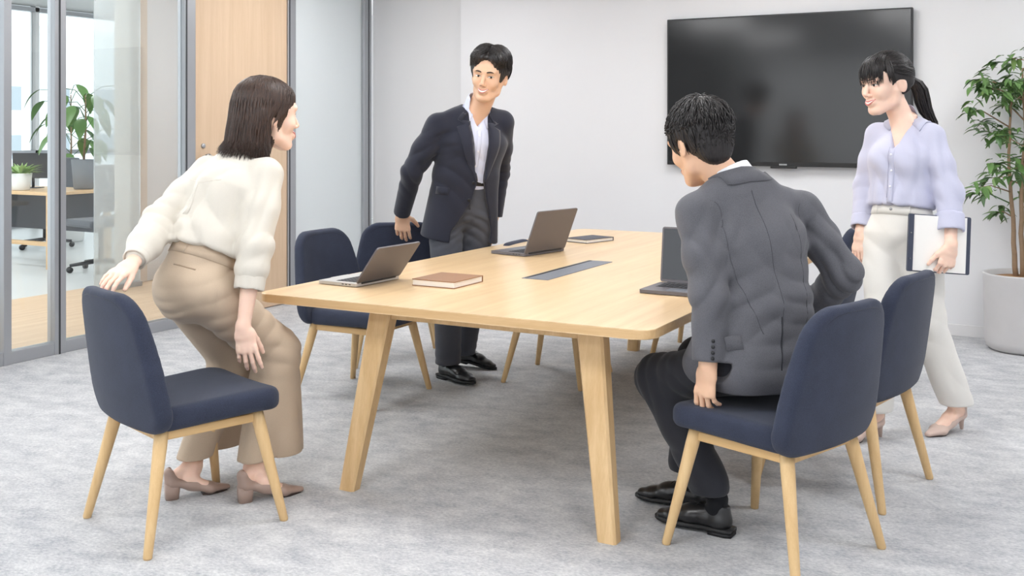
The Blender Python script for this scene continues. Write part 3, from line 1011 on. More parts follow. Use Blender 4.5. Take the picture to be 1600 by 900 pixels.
def head_sdf(c, f, l, u, s, neck_to, male, neck_r):
    S = SDF()
    Lc = lambda x, y, z: Vector(c) + (f * x + l * y + u * z) * s
    R = [list(f), list(l), list(u)]
    E = lambda p, r, k=.02, op='add': S.ell(Lc(*p), tuple(q * s for q in r), R, k, op)
    E((-.016, 0, .028), (.097, .077, .088))
    E((.030, 0, .036), (.060, .062, .056), .03)
    jw = .0435 if male else .0430
    S.econe(Lc(.036, 0, .02), Lc(.046, 0, -.066), .065 * s, .055 * s, .044 * s, .044 * s, l, .03)
    for q in (1, -1):
        S.cone(Lc(.000, q * .056, -.03), Lc(.008, q * jw, -.072), .020 * s, .018 * s, .025)
        S.cone(Lc(.008, q * jw, -.072), Lc(.062, q * .020, -.104), .018 * s, .016 * s, .025)
        E((.060, q * .037, -.028), (.027, .025, .027), .02)
    E((.074, 0, -.103), (.018, .021, .016), .018)
    S.cone(Lc(.090, 0, .012), Lc(.110, 0, -.032), .0072 * s, .0102 * s, .010)
    for q in (1, -1):
        E((.099, q * .0105, -.0375), (.010, .0075, .0072), .005)
        S.cone(Lc(.080, q * .046, .027), Lc(.089, q * .012, .0245), .009 * s, .009 * s, .014)
        E((.104, q * .031, .003), (.019, .0185, .0115), .010, 'sub')
        E((.0755, q * .031, .0025), (.0150, .0165, .0125), .004)
    E((.090, 0, -.068), (.012, .024, .017), .012)           # mouth mound
    for q in (1, -1):                                        # ears
        fe = (f * .96 + l * q * -.25).normalized(); ue = (u * .97 + f * -.18).normalized(); le = ue.cross(fe).normalized()
        S.ell(Lc(-.012, q * .0795, -.006), (.021 * s, .0085 * s, .032 * s), [list(fe), list(le), list(ue)], .006)
        S.ell(Lc(-.006, q * .089, -.004), (.010 * s, .006 * s, .018 * s), [list(fe), list(le), list(ue)], .004, 'sub')
    S.cone(Lc(-.022, 0, -.050), Vector(neck_to), neck_r, neck_r * 1.12, .025)
    return S, Lc

def tube_on(S, Lc, f, pts, radii, lift=0.0, squash=.5, n=6):
    """tube laid on the face: pts are (y,z) in head axes, cast from the front"""
    O = [Lc(.22, y, z) for y, z in pts]
    P = S.ray(np.array([list(o) for o in O]), np.array([list(-f)] * len(O)))
    P = [Vector(p) + f * lift for p in P]
    return tube(P, radii, n, (f, squash))

def patch(S, rows, dirv, lift=.004, sink=.004, n_smooth=0):
    """a sheet draped on S: rows = m x n world points in front of it, cast along dirv"""
    m, n = len(rows), len(rows[0])
    O = np.array([list(p) for r in rows for p in r], dtype=np.float32)
    P = S.ray(O, np.array([list(dirv)] * len(O)))
    N = S.normal(P)
    V = [tuple(v) for v in (P + N * lift)] + [tuple(v) for v in (P - N * sink)]
    k = m * n; F = []
    for i in range(m - 1):
        for j in range(n - 1):
            a, b, c, d = i * n + j, i * n + j + 1, (i + 1) * n + j + 1, (i + 1) * n + j
            F.append((a, b, c, d)); F.append((d + k, c + k, b + k, a + k))
    rim = [j for j in range(n)] + [i * n + n - 1 for i in range(1, m)] + [(m - 1) * n + j for j in range(n - 2, -1, -1)] + [i * n for i in range(m - 2, 0, -1)]
    for a, b in zip(rim, rim[1:] + rim[:1]):
        F.append((b, a, a + k, b + k))
    return V, F

def face_parts(person, S, Lc, f, l, u, s, male, gaze, smile=1.0, teeth=True, brow_mat=None):
    """eyes, brows, lips laid on the head; hang under the person's body"""
    out = []
    for q in (1, -1):
        # eye: almond of white, dark iris, upper lash line
        yc, zc = q * .0315, .0020
        a, b = .0145, (.0042 if male else .0038)
        rows = []
        for i in range(5):
            r = []
            for j in range(9):
                t = -1 + j / 4.0
                top = b * (1 - abs(t) ** 2.2) ; bot = -b * .75 * (1 - abs(t) ** 2)
                r.append(Lc(.2, yc + a * t, zc + .0015 * t * q + bot + (top - bot) * i / 4))
            rows.append(r)
        V, F = patch(S, rows, -f, .0006, .003); out.append(('eye', mesh_pd('eye', V, F), M['eyewhite']))
        g = gaze * .0045
        rows = []
        for i in range(4):
            rows.append([Lc(.2, yc + g + .0052 * math.cos(k * .7854) * i / 3, zc + .0004 + min(.0052 * math.sin(k * .7854) * i / 3, b * .85)) for k in range(9)])
        V, F = patch(S, rows, -f, .0013, .001); out.append(('iris', mesh_pd('iris', V, F), M['iris']))
        pts = [(yc + a * 1.08 * t, zc + .0015 * t * q + b * (1 - abs(t) ** 2.2) + .0008) for t in (-1, -.75, -.5, -.2, .1, .4, .7, .9, 1.05)]
        out.append(('eyelash', mesh_pd('eyelash', *tube_on(S, Lc, f, pts, [.0005, .0010, .0013, .0015, .0016, .0016, .0014, .001, .0005], .0006, .7)), M['lash']))
        pts = [(q * (.013 + .034 * t), .0225 + .0055 * math.sin(t * 2.3) - .003 * t * t) for t in (0, .15, .3, .45, .6, .75, .9, 1.0)]
        w = .0046 if male else .0030
        out.append(('eyebrow', mesh_pd('eyebrow', *tube_on(S, Lc, f, pts, [w * .5, w * .9, w, w, w * .95, w * .8, w * .5, .0006], .0004, .35)), brow_mat or M['brow']))
    # mouth
    hw = .0265
    def lipcurve(t, z0, sag):
        return (hw * t, z0 + smile * (.0085 * abs(t) ** 2.0) - sag * (1 - t * t))
    T = [-1, -.85, -.65, -.4, -.15, 0, .15, .4, .65, .85, 1]
    zu, zl = -.0625, -.0645
    up = [lipcurve(t, zu, 0) for t in T]
    lo = [lipcurve(t, zl, .0105 * smile) for t in T]
    lm = M['lip_m'] if male else M['lip']
    ru = [.001, .0018, .0026, .0033, .0036, .0030, .0036, .0033, .0026, .0018, .001]
    rl = [.001, .002, .0030, .0040, .0045, .0046, .0045, .0040, .0030, .002, .001]
    out.append(('lip', mesh_pd('upper_lip', *tube_on(S, Lc, f, up, ru, .0006, .6)), lm))
    out.append(('lip', mesh_pd('lower_lip', *tube_on(S, Lc, f, lo, rl, .0006, .6)), lm))
    rows = []
    for i in range(4):
        k = i / 3.0
        rows.append([Lc(.2, a_[0] * .93 + (b_[0] - a_[0]) * k, a_[1] + (b_[1] - a_[1]) * k) for a_, b_ in zip(up, lo)])
    V, F = patch(S, rows, -f, .0008, .002); out.append(('teeth' if teeth else 'mouth_line', mesh_pd('mouth', V, F), M['teeth'] if teeth else M['lash']))
    # nostrils
    for q in (1, -1):
        out.append(('nostril', mesh_pd('nostril', *tube_on(S, Lc, f, [(q * .004, -.0425), (q * .008, -.0425)], [.0012, .0012], .0002, .7)), M['lash']))
    for nm, me, mt in out:
        world_sub(nm, me, mt, person)
    return out

def world_sub(nm, me, mt, parent_obj):
    o = obj(nm, me, mt, None, True)
    o.parent = parent_obj
    bpy.context.view_layer.update()
    o.matrix_parent_inverse = parent_obj.matrix_world.inverted()
    return o

def locks(paths, mat_name, n=4):
    """paths: list of (points, r, squash normal)"""
    Vs, Fs, off = [], [], 0
    for pts, r, nrm in paths:
        m = len(pts)
        rad = [r * (.55 + .45 * min(1, i / 2.0)) * (1 - .92 * max(0, (i / (m - 1) - .45) / .55) ** 1.6) for i in range(m)]
        V, F = tube(pts, rad, n, (nrm, .5), cap=False)
        Vs.append(np.array([list(v) for v in V], dtype=np.float32)); Fs.append(np.array(F, dtype=np.int32) + off); off += len(V)
    return np.concatenate(Vs), np.concatenate(Fs)

def folds(lst):
    """lst: (centre, axis, wavelength, amplitude, sigma, seed) cloth creases"""
    items = []
    for c, a, lam, amp, sig, seed in lst:
        items.append((_v(c), _v(Vector(a).normalized()), lam, amp, sig, wob(seed, 11, 5)))
    def f(x, y, z):
        t = 0
        for c, a, lam, amp, sig, w in items:
            dx, dy, dz = x - c[0], y - c[1], z - c[2]
            g = np.exp(-(dx * dx + dy * dy + dz * dz) / (sig * sig))
            s = np.abs(np.sin((dx * a[0] + dy * a[1] + dz * a[2]) * np.float32(3.1416 / lam) + 1.5 * w(x, y, z)))
            t = t + amp * g * (1.1 - 1.75 * s)
        return t
    return f

def shoe_frame(heel, toe, pitch=0.0, roll=0.0):
    """matrix: x forward from the back of the heel, z up; pitch lifts the heel about the toe"""
    h = Vector((heel[0], heel[1], 0)); d = Vector((toe[0] - heel[0], toe[1] - heel[1], 0)); L = d.length; d.normalize()
    z = Vector((0, 0, 1)); y = z.cross(d)
    Mx = Matrix(((d.x, y.x, 0, h.x), (d.y, y.y, 0, h.y), (0, 0, 1, 0), (0, 0, 0, 1)))
    if pitch:
        Mx = Mx @ Matrix.Translation((L * .78, 0, 0)) @ Matrix.Rotation(pitch, 4, 'Y') @ Matrix.Translation((-L * .78, 0, 0))
    return Mx, L

def map_mesh(V, F, Mx):
    A = np.array(Mx)
    return V @ A[:3, :3].T + A[:3, 3], F

def oxford(person, heel, toe, mat, sole_mat, lace_mat, pitch=0.0):
    Mx, L = shoe_frame(heel, toe, pitch)
    S = SDF(); Y = (0, 1, 0); k = L / .29
    P = lambda x, y, z: (x * k, y * k, z * k)
    S.econe(P(.045, 0, .045), P(.05, 0, .082), .033 * k, .040 * k, .031 * k, .038 * k, Y, .02)
    S.econe(P(.05, 0, .045), P(.15, 0, .050), .033 * k, .028 * k, .040 * k, .030 * k, Y, .02)
    S.econe(P(.10, 0, .066), P(.17, 0, .054), .028 * k, .022 * k, .034 * k, .02 * k, Y, .02)
    S.econe(P(.15, 0, .046), P(.22, 0, .036), .042 * k, .026 * k, .042 * k, .020 * k, Y, .02)
    S.econe(P(.21, 0, .036), P(.262, 0, .031), .041 * k, .02 * k, .029 * k, .014 * k, Y, .015)
    S.ell(P(.045, 0, .125), (.036 * k, .026 * k, .040 * k), None, .004, 'sub')
    S.cut(P(0, 0, .020), (0, 0, -1), .003)
    V, F = S.arrays(.004, 1)
    V, F = map_mesh(V, F, Mx)
    sh = world_part('shoe', mesh_np('shoe', V, F), mat, person)
    # sole with welt and heel
    prof = [(0, .028), (.02, .034), (.06, .034), (.1, .032), (.15, .041), (.2, .046), (.24, .040), (.27, .024), (.285, .008)]
    poly = [(x * k, -w * k) for x, w in prof] + [(x * k, w * k) for x, w in reversed(prof)]
    V, F = prism(poly, .012 * k, .024 * k)
    world_sub('sole', mesh_pd('sole', [Mx @ Vector(v) for v in V], F), sole_mat, sh)
    prof = [(.001, .026), (.02, .033), (.06, .033), (.082, .030)]
    poly = [(x * k, -w * k) for x, w in prof] + [(x * k, w * k) for x, w in reversed(prof)]
    V, F = prism(poly, 0, .013 * k)
    world_sub('heel', mesh_pd('heel', [Mx @ Vector(v) for v in V], F), sole_mat, sh)
    for i in range(4):
        x = .118 + .016 * i; z = .0925 - .0062 * i
        pts = [P(x - .004, -.016, z - .004), P(x, -.006, z), P(x + .003, .006, z), P(x + .006, .016, z - .004)]
        V, F = tube([Mx @ Vector(p) for p in pts], .0016, 5)
        world_sub('lace', mesh_pd('lace', V, F), lace_mat, sh)
    return sh, Mx, k

def pump(person, heel, toe, mat, sole_mat, skin, ankle, leg_r, hh=.055, stiletto=False, top=None):
    """court shoe; returns skin arrays of the foot so that they join the body"""
    Mx, L = shoe_frame(heel, toe)
    k = L / .245; Y = (0, 1, 0)
    P = lambda x, y, z: (x * k, y * k, z)
    S = SDF()
    S.econe(P(.030, 0, hh + .012), P(.024, 0, hh + .040), .026 * k, .024 * k, .0245 * k, .022 * k, Y, .012)
    S.econe(P(.030, 0, hh + .006), P(.105, 0, hh * .45 + .018), .026 * k, .016 * k, .029 * k, .020 * k, Y, .018)
    S.econe(P(.095, 0, hh * .5 + .016), P(.165, 0, .020), .029 * k, .020 * k, .037 * k, .018 * k, Y, .018)
    S.econe(P(.160, 0, .020), P(.228, 0, .012), .037 * k, .018 * k, .013 * k, .009 * k, Y, .012)
    a = math.atan2(hh, .13)
    R = [[math.cos(a), 0, -math.sin(a)], [0, 1, 0], [math.sin(a), 0, math.cos(a)]]
    S.ell(P(.092, 0, hh * .55 + .050), (.080 * k, .027 * k, .024), R, .004, 'sub')
    S.cut((0, 0, .002), (0, 0, -1), .001)
    V, F = S.arrays(.0035, 1)
    sh = world_part('shoe', mesh_np('shoe', *map_mesh(V, F, Mx)), mat, person)
    if stiletto:
        V, F = tube([Mx @ Vector(P(.026, 0, hh + .004)), Mx @ Vector(P(.020, 0, hh * .55)), Mx @ Vector(P(.018, 0, .0))], [.021 * k, .010 * k, .0065 * k], 12)
    else:
        V, F = leg_mesh(P(.032, 0, hh + .002), P(.030, 0, 0), .052 * k, .044 * k, .046 * k, .040 * k, .008)
        V = [Mx @ Vector(v) for v in V]
    world_sub('heel', mesh_pd('heel', V, F), mat, sh)
    prof = [(.135, .018), (.155, .027), (.18, .026), (.205, .016), (.226, .005)]
    poly = [(x * k, -w * k) for x, w in prof] + [(x * k, w * k) for x, w in reversed(prof)]
    V, F = prism(poly, 0, .004)
    world_sub('sole', mesh_pd('sole', [Mx @ Vector(v) for v in V], F), sole_mat, sh)
    # foot inside
    W = lambda x, y, z: Mx @ Vector(P(x, y, z))
    B = SDF()
    ank = Vector(ankle)
    B.cone(ank, Vector(top), leg_r * .78, leg_r * 1.15, .02)
    side = Mx.to_3x3() @ Vector(Y)
    B.econe(W(.034, 0, hh + .018), ank, .0215 * k, .024 * k, leg_r * .85, leg_r * .9, side, .02)
    B.econe(ank, W(.10, 0, hh * .5 + .034), leg_r * .8, leg_r * .85, .026 * k, .019 * k, side, .02)
    B.econe(W(.085, 0, hh * .55 + .034), W(.165, 0, .024), .026 * k, .019 * k, .031 * k, .013 * k, side, .015)
    for q in (1, -1):
        B.ell(ank + side * q * leg_r * .72, (.010, .010, .011), None, .010)
    return sh, B.arrays(.004, 1)

def set_mats(me, *mats):
    for m in mats:
        me.materials.append(m)
    return me

def collar_leaf(points_in, points_out, th=.0025, over=None, lift=.004):
    """sheet between two polylines (stand line, outer edge) with thickness"""
    n = len(points_in); rows = [points_in, [(Vector(a) + Vector(b)) / 2 for a, b in zip(points_in, points_out)], points_out]
    if over is not None:
        rows = [push_out(over, r, lift) for r in rows]
    V = []; F = []
    P = [[Vector(p) for p in r] for r in rows]
    c = sum((p for r in P for p in r), Vector()) / (3 * n)
    def nrm(i, j):
        a = P[min(i + 1, 2)][j] - P[max(i - 1, 0)][j]; b = P[i][min(j + 1, n - 1)] - P[i][max(j - 1, 0)]
        v = a.cross(b); return v.normalized() if v.length > 1e-9 else Vector((0, 0, 1))
    for sgn in (1, -1):
        for i in range(3):
            for j in range(n):
                V.append(P[i][j] + nrm(i, j) * th * sgn)
    k = 3 * n
    for i in range(2):
        for j in range(n - 1):
            a, b, c_, d = i * n + j, i * n + j + 1, (i + 1) * n + j + 1, (i + 1) * n + j
            F.append((a, b, c_, d)); F.append((d + k, c_ + k, b + k, a + k))
    rim = list(range(n)) + [n + n - 1] + [2 * n + j for j in range(n - 1, -1, -1)] + [n]
    for a, b in zip(rim, rim[1:] + rim[:1]):
        F.append((b, a, a + k, b + k))
    return V, F

def push_out(S, pts, off=.003, it=3):
    P = np.array([list(p) for p in pts], dtype=np.float32)
    for _ in range(it):
        d = S.at(P); n = S.normal(P)
        P = P + n * np.maximum(off - d, 0)[:, None]
    return [Vector(p) for p in P]

def button_disc(p, nrm, r=.0055, h=.003):
    nrm = Vector(nrm).normalized(); p = Vector(p)
    return tube([p - nrm * .001, p + nrm * h * .6, p + nrm * h], [r, r, r * .8], 10)

# ------------------------------------------------------------------ hair builders
def slerp(a, b, t):
    a = a.normalized(); b = b.normalized(); th = math.acos(max(-1, min(1, a.dot(b))))
    if th < 1e-4:
        return a
    return (a * math.sin((1 - t) * th) + b * math.sin(t * th)) / math.sin(th)

class Hair:
    def __init__(self, c, f, l, u, s, seed, er=(.106, .089, .098), ec=(-.018, 0, .032)):
        self.c, self.f, self.l, self.u, self.s = Vector(c), f, l, u, s
        self.rnd = random.Random(seed)
        self.er, self.ec = er, ec
        self.S = SDF(); self.R = [list(f), list(l), list(u)]
        self.paths = []
    def L(self, x, y, z):
        return self.c + (self.f * x + self.l * y + self.u * z) * self.s
    def E(self, p, r, k=.02, op='add'):
        self.S.ell(self.L(*p), tuple(q * self.s for q in r), self.R, k, op)
    def on(self, d, lift=0.0):
        """point on the hair ellipsoid in direction d (head axes)"""
        d = d.normalized()
        return self.L(self.ec[0] + d.x * (self.er[0] + lift), self.ec[1] + d.y * (self.er[1] + lift), self.ec[2] + d.z * (self.er[2] + lift))
    def lock(self, A, B, r, lift=.004, wave=.004, n=8, tail=None, endlift=0.0):
        g = self.rnd
        A, B = Vector(A), Vector(B)
        ph = g.random() * 6.28; fr = g.uniform(.6, 1.5); side = A.cross(B)
        side = side.normalized() if side.length > 1e-6 else Vector((0, 1, 0))
        pts = []
        for i in range(n):
            t = i / (n - 1)
            d = slerp(A, B, t)
            lf = lift * math.sin(math.pi * min(1, .12 + t * .95)) - .001 * (1 - t) - .001 * t + endlift * t
            p = self.on(d + side * (wave * 10 * math.sin(ph + t * 6.28 * fr) * t * .3), lf)
            pts.append(p)
        if tail:
            pts += [self.L(*q) for q in tail]
        mid = pts[len(pts) // 2] - self.L(*self.ec)
        self.paths.append((pts, r * self.s, mid))
    def groove(self, axis_pts, amp=.0022, freq=70, seed=3):
        """strand grooves running away from axis direction"""
        w = wob(seed, 30, 5)
        a0 = _v(axis_pts); R = np.array(self.R, dtype=np.float32); c = _v(self.c)
        def fdisp(x, y, z):
            px, py, pz = x - c[0], y - c[1], z - c[2]
            a = px * R[0, 0] + py * R[0, 1] + pz * R[0, 2]; b = px * R[1, 0] + py * R[1, 1] + pz * R[1, 2]
            return amp * np.sin(np.arctan2(b - a0[1], a - a0[0] + 1e-5) * freq + 2.2 * w(x, y, z))
        self.S.disp(fdisp)
    def build(self, person_body, mat, h=.0035, name='hair'):
        V, F = self.S.arrays(h, 1)
        me = mesh_np(name, V, F)
        base = world_sub(name, me, mat, person_body)
        if self.paths:
            flat = push_out(self.S, [p for pts, r, n_ in self.paths for p in pts], .0008, 2); k = 0; np_ = []
            for pts, r, n_ in self.paths:
                np_.append((flat[k:k + len(pts)], r, n_)); k += len(pts)
            self.paths = np_
            V2, F2 = locks(self.paths, mat)
            world_sub('hair_locks', mesh_np('hair_locks', V2, F2), mat, base)
        return base

def person(label, base):
    return thing('person', label, 'person', (base[0], base[1], 0))

def make_body(P, arrays, mat):
    V, F = join_arrays(arrays)
    return world_part('body', mesh_np('body', V, F), mat, P)

def trunk_arrays(pel, waist, chest, neck, side, limbs, w=.12, d=.085):
    """inner trunk and limbs that tie head, hands and feet into one figure"""
    S = SDF()
    S.econe(pel, waist, w, d, w * .85, d * .9, side, .03); S.econe(waist, chest, w * .85, d * .9, w, d, side, .03)
    S.econe(chest, neck, w, d, .05, .05, side, .03)
    for pts, rad in limbs:
        pts = list(pts)
        if len(pts) == 3:
            pts[2] = pts[1].lerp(pts[2], .62)
        S.chain(pts, rad, .02)
    return S.arrays(.011, 1)

# ================================================================== PERSON 1: woman in cream blouse and beige trousers
def build_woman_cream():
    P = person('woman in a cream blouse and beige trousers rising beside the near left chair', CW(-1.03, 3.95))
    Nb = PX(374, 247, 4.07); Wc = PX(318, 394, 3.95); Pel = PX(305, 440, 3.93)
    Ch = Wc.lerp(Nb, .62) + Vector((0, 0, .01))
    lt = CD(-.766, .643); lh = CD(-.72, .69); fh = CD(.69, .72); ft = CD(.643, .766)
    T = (Nb - Wc).normalized()
    shR, shL = PX(416, 272, 3.98), PX(326, 268, 4.15)
    elR, wrR = PX(399, 385, 3.87), PX(380, 512, 3.80)
    elL, wrL = PX(250, 346, 3.95), PX(207, 411, 3.70)
    hipR, hipL = Pel - lh * .085 - Vector((0, 0, .03)), Pel + lh * .085 - Vector((0, 0, .03))
    knR, knL = PX(432, 548, 4.06), PX(365, 560, 4.12)
    heR, heL = PX(431, 712, 4.03), PX(335, 700, 4.13)
    anR, anL = PX(396, 730, 3.935), PX(300, 730, 3.963)
    # head
    f, l, u = frame(CD(.80, .60, -.03), Vector((0, 0, 1)) + CD(.8, .6) * .12)
    hc = PX(418, 180, 4.13); s = 1.12
    H, Lc = head_sdf(hc, f, l, u, s, Nb + Vector((0, 0, -.02)) + ft * .02, False, .050)
    arr = [H.arrays(.0028, 1)]
    # arms and hands
    A = SDF()
    A.chain([elR, elR.lerp(wrR, .35), wrR], [.036, .034, .0235], .02)
    hand(A, wrR, PX(391, 575, 3.79) - wrR, CD(-.15, 1), ft, 1.0, (.10, .30, .25), .10, (.8, .35, .5), [(.05, .2, .2), (.12, .28, .22), (.2, .35, .25), (.3, .42, .3)])
    arr.append(A.arrays(.0023, 1))
    A = SDF()
    A.chain([elL, elL.lerp(wrL, .35), wrL], [.036, .033, .0235], .02)
    kn = PX(153, 451, 3.55)
    hand(A, wrL, kn - wrL, Vector((0, 0, -1)) + CD(-.3, -.3) * .3, CD(.8, .2), 1.0, (.12, .30, .30), .05, (.85, .35, .35))
    arr.append(A.arrays(.0023, 1))
    for heel, toe, an, kn_ in (((-1.000, 3.845), (-.772, 3.972), anR, heR), ((-1.275, 3.875), (-1.055, 4.000), anL, heL)):
        _, fa = pump(P, CW(*heel), CW(*toe), M['taupe'], M['solebrown'], M['skin_f'], an, .037, .055, False, an.lerp(kn_, .4) + Vector((0, 0, .09)))
        arr.append(fa)
    arr.append(trunk_arrays(Pel, Wc, Ch, Nb, lt, [([shL, elL], [.04, .035]), ([shR, elR], [.04, .035]), ([hipR, knR, anR], [.07, .05, .03]), ([hipL, knL, anL], [.07, .05, .03]), ([shL, shR], [.045, .045])], .105, .08))
    body = make_body(P, arr, M['skin_f'])
    face_parts(body, H, Lc, f, l, u, s, False, 0, 1.0, False, M['brow'])
    # trousers
    S = SDF()
    S.econe(Pel, Wc + T * .02, .160, .128, .130, .108, lh, .03)
    S.ell(Pel - fh * .048 - Vector((0, 0, .035)), (.088, .145, .110), [list(fh), list(lh), [0, 0, 1]], .04)
    for hip, kn_, he, ra, hem in ((hipR, knR, heR, .104, .110), (hipL, knL, heL, .104, .098)):
        S.cone(hip, kn_, ra, .083, .03)
        S.econe(kn_, he - Vector((0, 0, .05)), .083, .083, hem, hem * .82, CD(.85, .5), .03)
        S.cone(kn_, (anR if he is heR else anL) + Vector((0, 0, .02)), .080, .060, .03)
    S.cut((0, 0, .128), (0, 0, -1), .002)
    S.cut(Wc + T * .015, T, .004)
    dn = Vector((0, 0, -1))
    S.disp(folds([(hipR + fh * .05, dn + fh * .4, .055, .006, .13, 5), (knR, dn - fh * .5, .06, .0055, .12, 6), (hipR.lerp(knR, .5), dn * .8 + fh * .6, .07, .005, .14, 7),
                  (heR + Vector((0, 0, .15)), lh, .09, .005, .22, 8), (heL + Vector((0, 0, .12)), lh, .08, .005, .2, 9), (Pel - fh * .1 - Vector((0, 0, .12)), dn + fh * .3, .045, .005, .09, 10)]))
    tr = world_part('trousers', S.mesh('trousers', .0055, 1), M['beige'], P)
    # waistband, belt loops, welt pocket seen from behind
    def ring(z0, off, n=40, S_=None):
        rows = [[], []]
        for k in range(n + 1):
            a = 2 * math.pi * k / n
            o = (lh * math.cos(a) + fh * math.sin(a))
            for q in (0, 1):
                rows[q].append(Wc + T * (z0 - .018 * (1 - q) * 2) + o * .4)
        return rows
    def ring_patch(Sd, cen, ax1, ax2, T_, z0, z1, lift, n=44, rad=.3):
        O, D = [], []
        for zz in (z0, (z0 + z1) / 2, z1):
            for k in range(n):
                a = 2 * math.pi * k / n; o = ax1 * math.cos(a) + ax2 * math.sin(a)
                O.append(list(cen + T_ * zz + o * rad)); D.append(list(-o))
        Pp = Sd.ray(np.array(O), np.array(D), 60, rad)
        N = Sd.normal(Pp)
        V = np.concatenate([Pp + N * lift, Pp - N * .004])
        F = []
        k = 3 * n
        for i in range(2):
            for j in range(n):
                a, b, c_, d = i * n + j, i * n + (j + 1) % n, (i + 1) * n + (j + 1) % n, (i + 1) * n + j
                F.append((a, b, c_, d)); F.append((d + k, c_ + k, b + k, a + k))
        for j in range(n):
            F.append((j, j + k, (j + 1) % n + k, (j + 1) % n)); a = 2 * n + j; b = 2 * n + (j + 1) % n
            F.append((a, b, b + k, a + k))
        return mesh_np('band', V, np.array(F))
    build_woman_cream.ring_patch = ring_patch
    fa = T.cross(lh).normalized()
    fa = lh.cross(T).normalized()
    wb = world_sub('waistband', ring_patch(S, Wc, lh, fa, T, -.034, .010, .0040), M['beige'], tr)
    back = -fa
    for off in (-.05, .05):
        rows = [[Wc + T * z + lh * (off + q) + back * .3 for q in (-.004, .004)] for z in (-.035, -.012, .010)]
        world_sub('belt_loop', mesh_pd('belt_loop', *patch(S, rows, -back, .006, .002)), M['beige'], wb)
    rows = [[Pel + Vector((0, 0, z)) - lh * (.03 + q) + back * .3 for q in (0, .03, .06, .09)] for z in (.028, .034)]
    world_sub('welt_pocket', mesh_pd('welt_pocket', *patch(S, rows, -back, .0010, .002)), M['beige_dark'], tr)
    # blouse
    S = SDF()
    S.econe(Wc + T * .035, Ch, .150, .128, .160, .118, lt, .035)
    S.econe(Ch, Nb - T * .05, .160, .118, .120, .080, lt, .035)
    S.econe(Wc + T * .020, Wc + T * .055, .158, .136, .160, .135, lt, .02)
    S.cut(Wc + T * .002, -T, .012)
    S.cone(shL, shR, .054, .054, .03)
    S.cone(Nb, Nb + (hc - Nb) * .16, .062, .056, .02)
    for sh, el, wr, cf in ((shR, elR, wrR, .42), (shL, elL, wrL, .80)):
        cu = el.lerp(wr, cf)
        S.chain([sh, sh.lerp(el, .5), el, el.lerp(cu, .7)], [.060, .064, .062, .060], .025)
        S.cone(el.lerp(cu, .7), cu, .058, .046, .02)
        S.cut(cu, wr - el, .002) if False else None
    S.sub(lambda x, y, z: np.sqrt((x - hc.x) ** 2 + (y - hc.y) ** 2 + (z - hc.z) ** 2) - .10, np.array(hc) - .1, np.array(hc) + .1, .006)
    S.disp(folds([(elR, elR - wrR + lt * .5, .065, .0045, .09, 21), (elL, elL - wrL + T * .4, .06, .0065, .12, 22), (shR - T * .08, lt + T * .4, .08, .003, .12, 23),
                  (Wc + T * .06, lt, .050, .0055, .11, 24), (Ch - ft * .1 + lt * .05, lt * .9 + T * .45, .13, .0065, .18, 25), (elR.lerp(shR, .45), (elR - shR).cross(CD(0, 1)) * 8 + (elR - shR), .055, .0055, .15, 26), (Wc.lerp(Ch, .5) - ft * .1 - lt * .06, lt * .8 - T * .5, .10, .0065, .14, 27)]))
    w = wob(77, 22, 6); S.disp(lambda x, y, z: .0010 * w(x, y, z))
    bl = world_part('blouse', S.mesh('blouse', .0052, 1), M['cream'], P)
    # cuffs: right one folded back, left buttoned
    for el, wr, a, b, r0, r1 in ((elR, wrR, .36, .54, .056, .054), (elL, wrL, .70, .93, .046, .043)):
        C = SDF(); p0, p1 = el.lerp(wr, a), el.lerp(wr, b); ax = (p1 - p0).normalized()
        C.cone(p0, p1, r0, r1, .004); C.cut(p1, ax, .004); C.cut(p0, -ax, .004)
        C.cone(p0 + ax * .02, p1 + ax * .03, r0 - .010, r1 - .007, .002, 'sub')
        C.disp(folds([(p0, ax.orthogonal(), .05, .002, .1, 30)]))
        world_sub('cuff', C.mesh('cuff', .004, 1), M['cream'], bl)
    # yoke seam and box pleat on the back
    bk = -ft
    O = [Nb - T * .075 + lt * y + T * (-.02 * (1 - abs(y) / .14)) + bk * .35 for y in np.linspace(-.10, .12, 15)]
    Pp = S.ray(np.array([list(o) for o in O]), np.array([list(ft)] * 15))
    V, F = tube([Vector(p) for p in Pp], .0011, 5)
    world_sub('yoke_seam', mesh_pd('yoke_seam', V, F), M['cream_dark'], bl)
    rows = [[Nb - T * z + lt * q + bk * .35 for q in (-.010, -.004, .004, .010)] for z in np.linspace(.095, .22, 6)]
    world_sub('box_pleat', mesh_pd('box_pleat', *patch(S, rows, ft, .0016, .002)), M['cream'], bl)
    O = [[Nb + (hc - Nb) * .10 + lt * (.066 * math.cos(a)) + ft * (.062 * math.sin(a)) for a in np.linspace(0, 6.283, 25)]]
    up = [p + (hc - Nb) * .12 for p in O[0]]
    world_sub('collar', mesh_pd('collar', *collar_leaf(O[0], up, .003)), M['cream'], bl)
    # bob hair
    h = Hair(hc, f, l, u, s, 11, (.112, .095, .103))
    h.E((-.018, 0, .034), (.108, .091, .099))
    h.E((-.045, 0, -.02), (.085, .094, .10), .03)
    h.S.econe(h.L(-.045, 0, -.01), h.L(-.062, 0, -.115), .094 * s, .072 * s, .096 * s, .066 * s, l, .03)
    h.E((.042, 0, .066), (.048, .062, .042), .03)
    h.E((.118, 0, -.050), (.105, .125, .098), .012, 'sub')
    h.E((-.012, -.11, -.075), (.030, .05, .075), .012, 'sub')
    h.groove((-.02, 0, 0), .0022, 60, 5)
